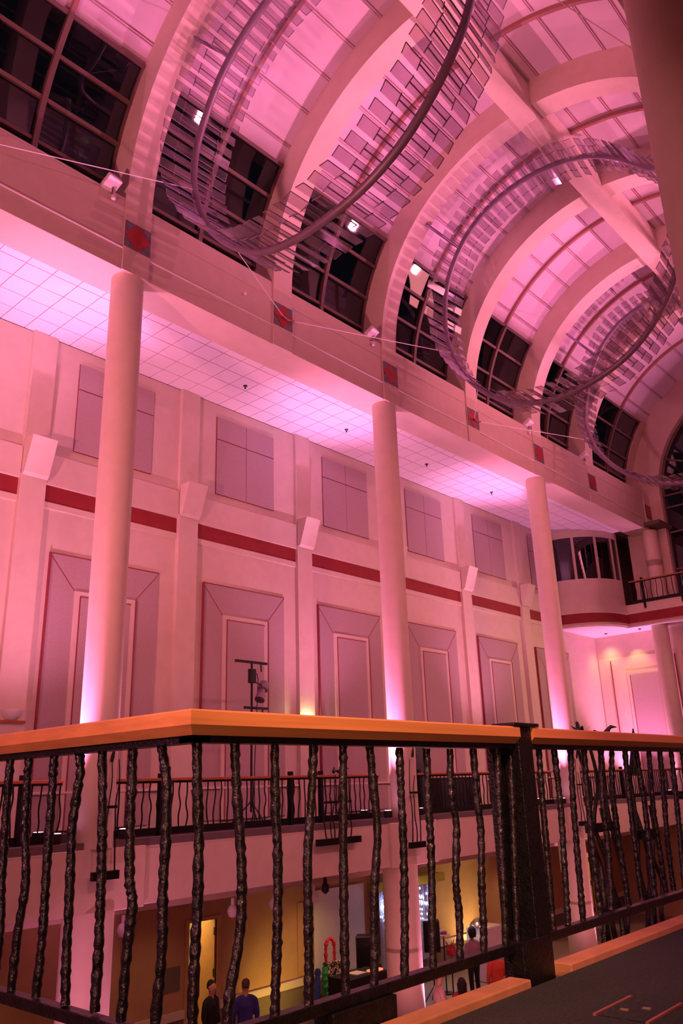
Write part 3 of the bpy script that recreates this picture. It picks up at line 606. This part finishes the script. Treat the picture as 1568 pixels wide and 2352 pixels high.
# ---------------------------------------------------------------- small fixtures
for y, l in ((7.6, 'white floodlight clamped on the cornice at upper left'), (16.5, 'white floodlight on the cornice between second and third rib'), (25.7, 'white floodlight on the cornice near the far red diamonds'), (30.3, 'smallest white floodlight far along the cornice')):
    t = empty('floodlight', (XF-.02, y, 12.64), l, 'floodlight', 'white floodlights on the cornice')
    b = MB(); b.obox((XF+.08, y, 12.80), Vector((.9, .15, .6))*.17, Vector((-.1, 1, 0))*.17, Vector((-.5, 0, .8))*.09); b.build('housing', 'white', t, bevel=.03)
    b = MB(); b.tube([(XF-.02, y+.05, 12.62), (XF+.07, y+.05, 12.58), (XF+.09, y+.04, 12.76)], .02, 6); b.build('bracket', 'mull', t)
    b = MB(); b.lathe((XF+.08, y+.08, 12.46), [(.02, -.05), (.05, -.03), (.055, .02), (.03, .06)], 12); b.build('sensor', 'white', t, smooth=True)
b = MB(); b.lathe((XF+.06, 11.55, 11.85), [(.02, -.05), (.045, 0), (.02, .05)], 10); tag(b.build('small_sensor', 'white', origin=(XF+.06, 11.55, 11.85), smooth=True), 'tiny white sensor knob on the fascia left of the second diamond', 'sensor')
for i, (y, l) in enumerate(((13.64, 'black sprinkler head in the tile ceiling nearest the first column'), (17.96, 'black sprinkler head in the ceiling near the second column'), (22.29, 'black sprinkler head in the ceiling right of the second column'), (26.62, 'black sprinkler head in the ceiling left of the third column'))):
    b = MB(); b.lathe((-15.72, y, 10.90), [(.012, -.10), (.03, -.09), (.015, -.05), (.06, -.015), (.06, .004)], 12); tag(b.build('sprinkler_head', 'plastic', origin=(-15.72, y, 10.9)), l, 'sprinkler', 'sprinkler heads in the aisle ceiling')
def par(x, y, z, label, s=1):
    t = empty('led_uplight', (x, y, z), label, 'uplight', 'led uplights at the column feet')
    b = MB(); b.lathe((x, y, z+.02), [(.09*s, 0), (.11*s, .03), (.11*s, .16*s), (.10*s, .17*s)], 16); b.build('housing', 'plastic', t, smooth=True)
    b = MB(); b.lathe((x, y, z+.02+.165*s), [(.085*s, 0), (.085*s, .008)], 16); b.build('lens', 'lens', t)
for y, n_ in zip(COLY, ('nearest', 'second', 'third')):
    par(-14.62, y-.55, -.83, 'added black led uplight on the carpet behind the railing near the %s far column' % n_)  # extra unit, added to light the soffit without hitting the column
    par(-13.66, y-.74, -.83, 'black led uplight on the slab edge left of the %s far column' % n_); par(-13.72, y+.66, -.83, 'black led uplight on slab edge right of the %s far column' % n_)
# lower storey column uplights
for y, n_, pw in zip(COLY, ('nearest', 'second', 'third'), (700, 1300, 1300)):
    spot((-11.2, y-3.2, ZL+.3), (-13.75, y, -3.2), 560 if y < 9 else 230, PNK if y < 9 else SAL, 50, .9, .1)  # added floor fill for the viewer's side of the column, not an uplight
    fx, fy = -13.75+.36, {8.4: 8.44, 17.4: 17.13, 26.5: 26.2}[y]+.40
    par(fx+.1, fy, ZL, 'led uplight on the lower floor at the foot of the %s thick column' % n_)
    spot((fx+.12, fy+.04, ZL+.26), (fx-.14, fy-.16, -2.6), pw, MAG, 46, 1, .05)
spot((-14.3, 36.1, -.6), (-15.9, 36.8, 6.3), 1600, MAG, 80, 1, .06)
spot((-16.3, 36.9, -.6), (-16.9, 37.4, 6.3), 900, MAG, 70, .9, .06)
spot((-13.95, 36.05, -.6), (-13.70, 36.35, 4.5), 500, MAG, 40, 1, .05)
par(-14.1, 36.0, -.83, 'led uplight at the foot of the end balcony column')
spot((-16.45, 37.0, 6.35), (-16.75, 37.25, 0), 170, (1, .55, .25), 95, 1, .15); spot((-15.2, 36.9, 6.35), (-15.2, 37.4, 0), 170, (1, .55, .22), 75, .8, .05)
for x, y, l in ((-16.2, 36.6, 'small dark ceiling can at the end soffit, left one'), (-14.6, 36.7, 'small dark ceiling can at the end soffit beside the column')):
    b = MB(); b.lathe((x, y, 6.39), [(.05, -.03), (.07, -.02), (.07, .0)], 12); tag(b.build('ceiling_can', 'plastic', origin=(x, y, 6.39)), l, 'downlight')
# wall sconces
def sconce(y, z, lit, label, x=XW+.14):
    t = empty('wall_sconce', (x, y, z), label, 'sconce', 'bowl sconces on the left wall pilasters')
    b = MB(); n_ = 10; q = []
    for i in range(n_+1):
        a = -PI/2+PI*i/n_; q.append([b.b.verts.new((x+r*math.cos(a), y+r*1.25*math.sin(a), z+h)) for r, h in ((.20, .12), (.17, .0), (.09, -.10), (.0, -.12))])
    for a, c in zip(q, q[1:]):
        for k in range(3): b.b.faces.new((a[k], a[k+1], c[k+1], c[k]))
    b.build('bowl', 'sconce' if lit else 'white', t, smooth=True)
    b = MB().box(x-.01, x+.02, y-.12, y+.12, z-.1, z+.1); b.build('back_plate', 'mull', t)
    if lit: point((x+.11, y, z+.12), 34, (1, .78, .42), .05)
sconce(17.26, 1.62, True, 'lit bowl sconce glowing cream behind the near handrail')
sconce(8.31, 1.62, False, 'unlit white bowl sconce at the left edge of the photo')
b = MB(); b.box(XW+.14, XW+.22, 7.2, 8.62, 1.46, 1.52); tag(b.build('picture_ledge', 'wood2', origin=(XW+.14, 7.9, 1.46), bevel=.01), 'short reddish wooden ledge under the unlit sconce at the left edge', 'ledge')
# ---------------------------------------------------------------- lighting stand on the far balcony
t = empty('lighting_stand', (-15.5, 13.74, -.83), 'black stage lighting stand with crossbar on the far balcony', 'lighting stand')
x = -15.5
MB().tube([(x, 13.74, -.55), (x, 13.74, 3.02)], .028, 8).build('mast', 'plastic', t)
MB().box(x-.03, x+.03, 13.2, 14.25, 2.99, 3.05).build('crossbar', 'plastic', t)
MB().box(x-.06, x+.06, 13.66, 13.84, 2.5, 2.85).build('clamp_block', 'plastic', t, bevel=.01)
MB().box(x-.03, x+.03, 13.5, 14.27, 1.86, 1.92).build('lower_bar', 'plastic', t)
for a in (0, 2.1, 4.2): MB().tube([(x, 13.74, -.3), (x+.5*math.cos(a), 13.74+.5*math.sin(a), -.81)], .018, 6).build('leg', 'plastic', t)
MB().tube([(x, 14.05, 3.0), (x, 14.06, 2.8)], .02, 6).build('hook', 'plastic', t); MB().tube([(x, 14.1, 1.9), (x, 14.1, 1.7)], .02, 6).build('hook', 'plastic', t)
MB().tube([(x+.05, 13.86, 2.75), (x+.06, 13.9, 2.6), (x+.06, 13.88, 2.2), (x+.05, 13.8, .5), (x+.05, 13.8, -.8)], .012, 6).build('cable', 'plastic', t)
t = empty('stage_lamp', (x+.1, 14.0, 2.4), 'dark profile spotlight hanging tilted on the lighting stand', 'stage light')
a0 = Vector((x+.14, 13.88, 2.08)); a1 = Vector((x+.02, 14.16, 2.52))
MB().tube([a0, a0.lerp(a1, .28), a0.lerp(a1, .3), a0.lerp(a1, .55), a0.lerp(a1, .6), a0.lerp(a1, 1)], [.13, .12, .085, .085, .13, .12], 14).build('lamp_body', 'steel', t, smooth=True)
MB().tube([(x, 13.8, 2.55), (x+.12, 13.95, 2.45), (x+.12, 14.05, 2.3)], .015, 6).build('yoke', 'plastic', t)
# dark doorway and loudspeaker on the far balcony
b = MB(); b.box(XW+.14, XW+.19, 22.0, 22.9, -.83, 1.32); o = b.build('door_4', 'cream'); struct(o)
MB().box(XW+.185, XW+.21, 22.08, 22.82, -.81, 1.25).build('door_leaf', 'plastic', o)
t = empty('cabinet', (-15.3, 21.7, -.83), 'low black cabinet behind the far railing between second and third columns', 'cabinet')
MB().box(-15.6, -15.0, 20.9, 22.6, -.83, .08).build('body', 'plastic', t, bevel=.01); MB().box(-15.62, -14.98, 20.88, 22.62, .08, .11).build('top', 'plastic', t)
t = empty('high_table', (-15.0, 19.9, -.83), 'small round high table behind the far railing', 'table')
MB().lathe((-15.0, 19.9, -.83), [(.25, 0), (.25, .03), (.03, .05), (.03, 1.0)], 16).build('pedestal', 'plastic', t); MB().lathe((-15.0, 19.9, .17), [(.32, 0), (.32, .03)], 20).build('table_top', 'plastic', t)
# lower level fixtures
def speaker(x, y, z, label, yaw=.9):
    t = empty('loudspeaker', (x, y, z), label, 'loudspeaker', 'black loudspeakers on the lower floor')
    d = Vector((math.cos(yaw), -math.sin(yaw), 0)); n_ = Vector((-d.y, d.x, 0))
    MB().obox((x, y, z+.40), d*.2, n_*.23, (0, 0, .40)).build('cabinet', 'plastic', t, bevel=.03)
    g = MB().obox(Vector((x, y, z+.40))+d*.2, d*.012, n_*.20, (0, 0, .36)); g.build('grille', 'black', t)
    return t
def stand(x, y, h, label):
    t = empty('tripod_stand', (x, y, ZL), label, 'stand', 'tripod stands under the loudspeakers')
    MB().tube([(x, y, ZL+.1), (x, y, ZL+h)], .02, 8).build('pole', 'plastic', t)
    for a in (.3, 2.4, 4.5): MB().tube([(x, y, ZL+.45), (x+.45*math.cos(a), y+.45*math.sin(a), ZL+.01)], .014, 6).build('leg', 'plastic', t)
FIG = []
def person(x, y, h, face, top, bottom, label, arms=(0, 0), hair='short', sit=False, hairm=None, skirt=False, bag=None):
    t = empty('person', (x, y, ZL), label, 'person')
    s = h/1.75; F = Vector((math.cos(face), math.sin(face), 0)); R_ = Vector((F.y, -F.x, 0)); U = Vector((0, 0, 1)); O = Vector((x, y, ZL))
    def P(r, f, u): return O+(R_*r+F*f+U*u)*s
    V = []; Ed = []; Rd = []
    def v(p, r, par=None, r2=None):
        V.append(p); Rd.append((r*s, (r2 or r)*s)); i = len(V)-1
        if par is not None: Ed.append((par, i))
        return i
    hip = .92 if not sit else .5
    pe = v(P(0, 0, hip+.02), .10, None, .09); ab = v(P(0, .01, hip+.20), .09, pe, .08); ch = v(P(0, .0, hip+.36), .10, ab, .08); nk = v(P(0, -.01, hip+.53), .058, ch); hd0 = v(P(0, .015, hip+.60), .06, nk)
    hd1 = v(P(0, .02, hip+.70), .088, hd0, .098); hd2 = v(P(0, .012, hip+.78), .075, hd1)
    nose = v(P(0, .125, hip+.675), .013, hd1)
    for sg in (-1, 1):
        v(P(sg*.085, .0, hip+.68), .014, hd1)
        sh = v(P(sg*.185, -.01, hip+.47), .066, ch); lift = arms[0 if sg < 0 else 1]
        el = P(sg*(.245+.05*lift), -.02+.14*lift, hip+.20+.02*lift); wr = P(sg*(.245-.06*lift), .05+.34*lift, hip-.03+.28*lift)
        e = v(el, .045, sh); wi = v(wr, .028, e); dirv = (wr-el).normalized(); side = R_*sg
        pm = v(wr+dirv*.055*s, .030, wi, .018)
        for k in range(4):
            o_ = (k-1.5)*.020; b0 = v(wr+dirv*.10*s+F*o_*s, .0105, pm); b1 = v(wr+dirv*(.132-.006*abs(k-1.3))*s+F*(o_*1.15)*s-side*.008*s, .009, b0); v(wr+dirv*(.162-.010*abs(k-1.3))*s+F*(o_*1.15)*s-side*.022*s, .0075, b1)
        th = v(wr+dirv*.055*s+F*.042*s-side*.01*s, .011, pm); v(wr+dirv*.095*s+F*.058*s-side*.018*s, .0085, th)
        hp = v(P(sg*.095, 0, hip-.03), .088, pe)
        kn = v(P(sg*.10, .02 if not sit else .42, hip-.44 if not sit else .50), .058, hp); an = v(P(sg*.10, -.01 if not sit else .42, .09), .038, kn); ft = v(P(sg*.11, .13 if not sit else .56, .035), .036, an)
    me = bpy.data.meshes.new('body'); me.from_pydata([p-O for p in V], Ed, []); me.materials.append(M['skin'])
    o = bpy.data.objects.new('body', me); S.collection.objects.link(o); o.parent = t
    sk = o.modifiers.new('skin', 'SKIN'); sk.use_smooth_shade = True
    for i, r in enumerate(Rd): me.skin_vertices[0].data[i].radius = r
    me.skin_vertices[0].data[0].use_root = True
    sb = o.modifiers.new('sub', 'SUBSURF'); sb.levels = 1; sb.render_levels = 2
    def cloth(name, chains, m, vox=.016):
        b = MB()
        for ch in chains:
            P_ = curve([p for p, r in ch], 3); R0 = [r for p, r in ch]; rr = []
            for i in range(len(P_)):
                t_ = min(i/3, len(R0)-1); k_ = min(int(t_), len(R0)-2); rr.append((R0[k_]+(R0[k_+1]-R0[k_])*(t_-k_))*s)
            b.tube(P_, rr, 12)
        q = b.build(name, m, t, smooth=True)
        k_ = q.modifiers.new('fuse', 'REMESH'); k_.mode = 'VOXEL'; k_.voxel_size = vox*s; k_.use_smooth_shade = True
        z_ = q.modifiers.new('soft', 'SMOOTH'); z_.iterations = 4; z_.factor = .6
        return q
    ch_ = [[(P(0, 0, hip-.07), .125), (P(0, .01, hip+.10), .12), (P(0, .01, hip+.22), .125), (P(0, 0, hip+.36), .135), (P(0, -.01, hip+.46), .09)]]
    for sg in (-1, 1):
        ch_.append([(P(sg*.075, 0, hip-.07), .105), (P(sg*.065, .01, hip+.10), .095), (P(sg*.075, .01, hip+.22), .098), (P(sg*.085, 0, hip+.36), .112), (P(sg*.06, -.01, hip+.45), .085), (P(sg*.02, -.01, hip+.52), .06)])
        ch_.append([(P(sg*.05, -.01, hip+.49), .06), (P(sg*.13, -.015, hip+.46), .072), (P(sg*.20, -.015, hip+.41), .072)])
        lift = arms[0 if sg < 0 else 1]
        el = P(sg*(.245+.05*lift), -.02+.14*lift, hip+.20+.02*lift); wr = P(sg*(.245-.06*lift), .05+.34*lift, hip-.03+.28*lift)
        ch_.append([(P(sg*.185, -.012, hip+.45), .066), (P(sg*.21, -.015, hip+.36), .066), (el, .056), (el.lerp(wr, .5), .05), (el.lerp(wr, .92), .043)])
    cloth('shirt', ch_, top)
    if skirt:
        MB().lathe(P(0, 0, 0), [(.24*s, .45*s), (.20*s, .7*s), (.15*s, .95*s)], 18).build('skirt', bottom, t, smooth=True)
    else:
        ch_ = []
        for sg in (-1, 1):
            ch_.append([(P(sg*.05, 0, hip+.02), .105), (P(sg*.09, 0, hip-.10), .105), (P(sg*.10, .02 if not sit else .3, hip-.44 if not sit else .50), .072), (P(sg*.10, -.01 if not sit else .42, .10), .062)])
        cloth('trousers', ch_, bottom)
    hm = hairm or M['hair']
    if hair == 'short': pr = [[(P(0, -.055, hip+.66), .060), (P(0, -.035, hip+.72), .082), (P(0, -.01, hip+.765), .090), (P(0, .02, hip+.795), .070)]]
    elif hair == 'long': pr = [[(P(0, -.09, hip+.42), .06), (P(0, -.075, hip+.56), .085), (P(0, -.04, hip+.70), .10), (P(0, -.01, hip+.765), .098), (P(0, .02, hip+.80), .07)], [(P(-.06, -.06, hip+.42), .045), (P(-.075, -.02, hip+.72), .05)], [(P(.06, -.06, hip+.42), .045), (P(.075, -.02, hip+.72), .05)]]
    else: pr = [[(P(0, -.07, hip+.60), .085), (P(0, -.05, hip+.70), .125), (P(0, -.02, hip+.79), .13), (P(0, .02, hip+.85), .09)]]
    cloth('hair', pr, hm, .010)
    sh_ = MB()
    for sg in (-1, 1): sh_.obox(P(sg*.11, .06 if not sit else .50, .035), F*.13*s, R_*.048*s, U*.036*s)
    sh_.build('shoes', 'plastic', t, bevel=.015)
    return t
cl = lambda n, c: mat(n, c, .85, bump=.2, bscale=80, var=.06)
person(-15.65, 12.75, 1.80, -.9+1.2, cl('black_jacket', (.008, .008, .01)), cl('black_trousers', (.01, .01, .012)), 'man in a black jacket standing before the bright lower doorway')
person(-15.05, 13.2, 1.82, 2.6, cl('blue_shirt', (.035, .035, .22)), cl('navy_trousers', (.01, .01, .03)), 'man in a royal blue shirt seen from behind, right of the lower doorway', hairm=mat('brown_hair', (.09, .04, .025), .7, var=.2, vscale=40))
person(-12.75, 19.6, 1.70, 2.5, cl('orange_coat', (.75, .10, .045)), cl('black_skirt', (.01, .01, .01)), 'woman in a bright orange coat seen from behind, one arm bent out', arms=(0, .55), hair='short')
person(-14.75, 21.5, 1.72, 2.7, cl('grey_pink_top', (.42, .26, .28)), cl('black_slacks', (.01, .01, .01)), 'person with bushy dark hair and pale top, left of the orange coat', hair='bushy')
person(-12.45, 16.72, 1.66, 1.0, cl('pale_pink_shirt', (.62, .38, .40)), cl('grey_trousers', (.08, .07, .08)), 'person in a pale pink shirt at the foot of the glowing lower column', arms=(0, .4), hairm=mat('reddish_hair', (.20, .06, .03), .7, var=.2, vscale=40))
person(-11.85, 16.75, 1.60, 2.3, cl('red_blouse', (.40, .06, .06)), cl('dark_skirt', (.02, .02, .02)), 'woman with long dark hair beside the person in pale pink', hair='long')
person(-11.3, 22.75, 1.75, 2.0, cl('navy_coat', (.015, .02, .10)), cl('dark_trousers', (.02, .02, .03)), 'distant person in a navy coat low between the reeds at right')
# party corner on the lower floor
stand(-15.2, 20.2, 1.28, 'tripod stand under the purple-lit loudspeaker right of the second column'); speaker(-15.2, 20.2, ZL+1.28, 'dark loudspeaker on a tripod right of the glowing second lower column')
stand(-15.9, 18.15, 1.12, 'tripod stand under the black loudspeaker by the white screen'); speaker(-15.9, 18.15, ZL+1.12, 'black loudspeaker left of the second lower column by the white screen')
t = empty('music_desk', (-15.0, 17.0, ZL), 'tall desk under a black cloth with music gear, lower floor', 'desk', None)
MB().box(-15.4, -14.7, 16.2, 17.6, ZL+1.27, ZL+1.31).build('desk_top', 'plastic', t); MB().box(-15.42, -14.68, 16.18, 17.62, ZL+.02, ZL+1.315).build('black_drape', cl('black_cloth', (.006, .006, .007)), t, bevel=.02)
b = MB().box(-15.2, -14.85, 16.62, 17.0, ZL+1.32, ZL+1.34); tag(b.build('laptop', 'screen', origin=(-15, 16.8, ZL+1.32)), 'pale flat laptop lid on the black desk', 'laptop')
b = MB().box(-14.95, -14.75, 17.1, 17.5, ZL+1.32, ZL+1.36); tag(b.build('audio_mixer', mat('red_led_panel', (.05, .01, .01), .4, emit=(1, .12, .05), estr=2.5), origin=(-14.85, 17.3, ZL+1.32)), 'small mixer with glowing red lights on the black desk', 'mixer')
t = empty('side_table', (-16.3, 17.3, ZL), 'small black table carrying the zebra print bag', 'table')
MB().box(-16.6, -16.0, 17.03, 17.75, ZL+.60, ZL+.64).build('table_top', 'plastic', t)
for dx in (-.25, .25):
    for dy in (-.28, .34): MB().tube([(-16.3+dx, 17.35+dy, ZL), (-16.3+dx, 17.35+dy, ZL+.60)], .02, 6).build('leg', 'plastic', t)
def garland(pts, col, label, name, r=.05):
    b = MB(); P = curve(pts, 6); rnd = random.Random(len(label)); b.tube(P, [r*(1+.35*rnd.uniform(-1, 1)) for _ in P], 8); return tag(b.build(name, mat(name+'_fluff', col, .9, bump=1, bscale=40, var=.3, vscale=30), origin=pts[0], smooth=True), label, 'garland')
gx = -16.3; 
garland([(gx, 17.06, -4.35), (gx, 17.06, -4.02), (gx, 17.11, -3.88), (gx, 17.22, -3.82), (gx, 17.33, -3.88), (gx, 17.38, -4.02), (gx, 17.38, -4.35)], (.62, .02, .05), 'red fluffy garland hung in a tall arch by the white screen', 'red_garland', .042)
garland([(gx+.1, 16.93, -4.35), (gx+.12, 16.87, -4.7), (gx+.1, 16.90, -5.2), (gx+.12, 16.86, -5.70)], (.03, .38, .10), 'green feather boa hanging beside the zebra print bag', 'green_boa', .07)
garland([(gx, 16.75, -4.45), (gx, 16.70, -5.0), (gx, 16.72, -5.70)], (.02, .03, .28), 'dark blue boa hanging left of the green one', 'blue_boa', .08)
zb = bpy.data.materials.new('zebra_print'); zb.use_nodes = True; nt = zb.node_tree; wv = nt.nodes.new('ShaderNodeTexNoise'); wv.inputs['Scale'].default_value = 7; wv.inputs['Distortion'].default_value = 2.5
tc = nt.nodes.new('ShaderNodeTexCoord'); nt.links.new(tc.outputs['Object'], wv.inputs['Vector']); rp = nt.nodes.new('ShaderNodeValToRGB'); rp.color_ramp.interpolation = 'CONSTANT'; rp.color_ramp.elements[0].color = (.01, .01, .01, 1); rp.color_ramp.elements[1].position = .52; rp.color_ramp.elements[1].color = (.8, .6, .5, 1)
nt.links.new(wv.outputs[0], rp.inputs[0]); nt.links.new(rp.outputs[0], nt.nodes['Principled BSDF'].inputs['Base Color'])
b = MB().box(gx-.1, gx+.1, 17.03, 17.55, -5.11, -4.36); tag(b.build('patterned_bag', zb, origin=(gx, 17.3, -5.11), bevel=.03), 'black and cream zebra print bag below the red garland', 'bag')
b = MB().box(XW+.08, XW+.11, 17.45, 19.55, -4.9, -2.75); tag(b.build('projection_screen', 'screen', origin=(XW, 18.4, -5.4)), 'large plain white screen on the lower wall left of the second column', 'screen')
b = MB(); rnd = random.Random(5)
for i in range(50):
    y = 19.95+i*.05; b.box(-16.9+.03*rnd.random(), -16.87+.03*rnd.random(), y, y+.045, -5.1, -3.03)
tag(b.build('foil_curtain', mat('silver_foil', (.55, .58, .80), .25, .8, bump=.6, bscale=30, var=.15, vscale=20), origin=(-16.9, 21.4, -5.6)), 'shimmering silver foil curtain behind the second lower column', 'curtain')
b = MB(); rnd = random.Random(6)
for i in range(46):
    b.lathe((-16.80, 20.0+2.4*rnd.random(), -3.1-.9*rnd.random()), [(.004, -.035), (.022, 0), (.004, .035)], 6)
lg = tag(b.build('fairy_lights', mat('fairy_light_glow', (1, 1, 1), .4, emit=(.85, .9, 1), estr=10), origin=(-16.82, 21, -3.5)), 'tiny white fairy lights scattered over the foil curtain', 'lights'); lg['kind'] = 'stuff'
point((-16.2, 21.2, -3.6), 22, (.55, .6, 1), .2)
b = MB(); b.box(XW+.01, XW+.42, 19.85, 23.2, -3.02, -2.78); tag(b.build('valance', mat('mustard_cloth', (.55, .42, .05), .8, var=.08), origin=(XW, 21.6, -2.95)), 'mustard yellow valance above the foil curtain', 'valance')
t = empty('popcorn_cart', (-15.6, 23.4, ZL), 'pale pink draped box cart beyond the bushy-haired person', 'cart')
MB().box(-15.95, -15.25, 22.95, 23.9, ZL+.8, ZL+1.5).build('cabinet', 'white', t, bevel=.05); MB().box(-15.9, -15.3, 23.0, 23.85, ZL+.02, ZL+.8).build('drape', cl('pink_drape', (.6, .35, .4)), t)
MB().lathe((-15.6, 23.15, ZL+1.5), [(.28, 0), (.24, .10), (.12, .2), (.02, .24)], 18).build('lid', 'chrome', t, smooth=True)
def hat(x, y, z, col, label):
    t = empty('hat', (x, y, z), label, 'hat'); m = cl('hat_felt', col)
    MB().lathe((x, y, z), [(.20, 0), (.21, .01), (.11, .03)], 20).build('brim', m, t, smooth=True); MB().lathe((x, y, z+.02), [(.11, 0), (.105, .09), (.06, .13)], 20).build('crown', m, t, smooth=True)
hat(-15.6, 21.3, ZL+1.50, (.35, .15, .2), 'mauve brimmed hat on a rack right of the loudspeaker')
t = empty('hat_rack', (-15.6, 21.3, ZL), 'slim rack carrying the mauve hat', 'rack'); MB().tube([(-15.6, 21.3, ZL), (-15.6, 21.3, ZL+1.50)], .02, 8).build('pole', 'plastic', t); MB().lathe((-15.6, 21.3, ZL), [(.2, 0), (.2, .03)], 16).build('base', 'plastic', t)
b = MB(); c0 = Vector((-14.9, 20.65, ZL+1.25))
b.lathe(c0, [(.03, -.14), (.12, -.08), (.13, .04), (.04, .10)], 12)
for i in range(9):
    a = i*.7; b.tube([c0, c0+Vector((.17*math.cos(a), .17*math.sin(a), .10+.10*(i % 3)))], [.04, .004], 6)
tag(b.build('spiky_party_hat', cl('red_felt', (.55, .03, .04)), origin=c0), 'spiky red party hat on a stand right of the loudspeaker', 'hat')
b = MB().tube([c0-Vector((0, 0, .2)), Vector((c0.x, c0.y, ZL))], .02, 8); tag(b.build('display_pole', 'plastic', origin=(c0.x, c0.y, ZL)), 'thin pole holding up the spiky red hat', 'stand')
# small lower wall items
b = MB().box(XW, XW+.03, 12.58, 13.05, -4.38, -3.88); tag(b.build('wall_plaque', 'wainscot', origin=(XW, 12.8, -4.4)), 'dark square plaque on the tan wall left of the lower doorway', 'plaque')
b = MB().box(XW, XW+.03, 16.9, 18.0, -4.75, -3.0); tag(b.build('wall_panel', 'lowwall', origin=(XW, 17.4, -4.7)), 'tall plain tan wall panel outlined behind the red garland', 'panel')
for i, (y, l) in enumerate(((9.62, 'frosted globe lamp under the balcony edge right of the nearest column'), (12.3, 'frosted globe lamp under the balcony right of the corner post'), (13.5, 'frosted globe lamp under the balcony above the blue shirt'), (14.75, 'frosted globe lamp under the balcony above the red garland'))):
    b = MB(); b.lathe((-14.45, y, -2.45), [(.02, -.13), (.08, -.10), (.115, 0), (.08, .09), (.035, .12), (.035, .25)], 16); tag(b.build('globe_lamp', 'white', origin=(-14.45, y, -2.3), smooth=True), l, 'lamp', 'frosted lamps under the far balcony')
for cy_, l in ((15.1, 'small black dome camera under the balcony above the red garland'), (24.4, 'small black dome camera under the far balcony beside the near post')):
    b = MB(); b.lathe((-14.4, cy_, -2.3), [(.02, -.12), (.09, -.06), (.09, .06), (.05, .12), (.03, .35)], 14); tag(b.build('security_camera', 'plastic', origin=(-14.4, cy_, -2.3), smooth=True), l, 'camera', 'dome cameras under the far balcony')
spot((-15.7, 15.7, ZL+.3), (-17.2, 16.0, -4.7), 85, (1, .62, .10), 100, 1, .2); spot((-15.9, 24.9, ZL+.3), (-17.1, 24.6, -4.0), 230, (1, .66, .26), 90, .9, .1)
for y, p in ((8, 10), (12, 14), (17, 40), (22, 55), (27, 40)): spot((-15.4, y, -2.3), (-16.2, y, ZL), p*2.4, (1, .52, .24), 120, .9, .15)
# floor outlet cover in the near carpet
t = empty('floor_outlet_cover', (-1.45, 3.3, -.83), 'flush floor outlet cover with reddish metal trim in the dark carpet', 'outlet cover')
MB().box(-1.62, -1.42, 3.12, 3.42, -.832, -.826).build('cover_plate', 'carpet', t)
cm = mat('copper_trim', (.42, .14, .12), .35, .6, var=.1); MB().box(-1.625, -1.613, 3.11, 3.43, -.83, -.822).build('trim_strip', cm, t); MB().box(-1.427, -1.415, 3.11, 3.43, -.83, -.822).build('trim_strip', cm, t)
bm_ = mat('brass', (.5, .36, .2), .35, .8, var=.1); MB().box(-1.57, -1.54, 3.22, 3.235, -.828, -.821).build('latch', bm_, t); MB().box(-1.51, -1.48, 3.28, 3.295, -.828, -.821).build('latch', bm_, t)
# ---------------------------------------------------------------- lift everything so the balcony carpet lies at z = 0
for o in S.objects:
    if o.parent is None: o.location.z += E
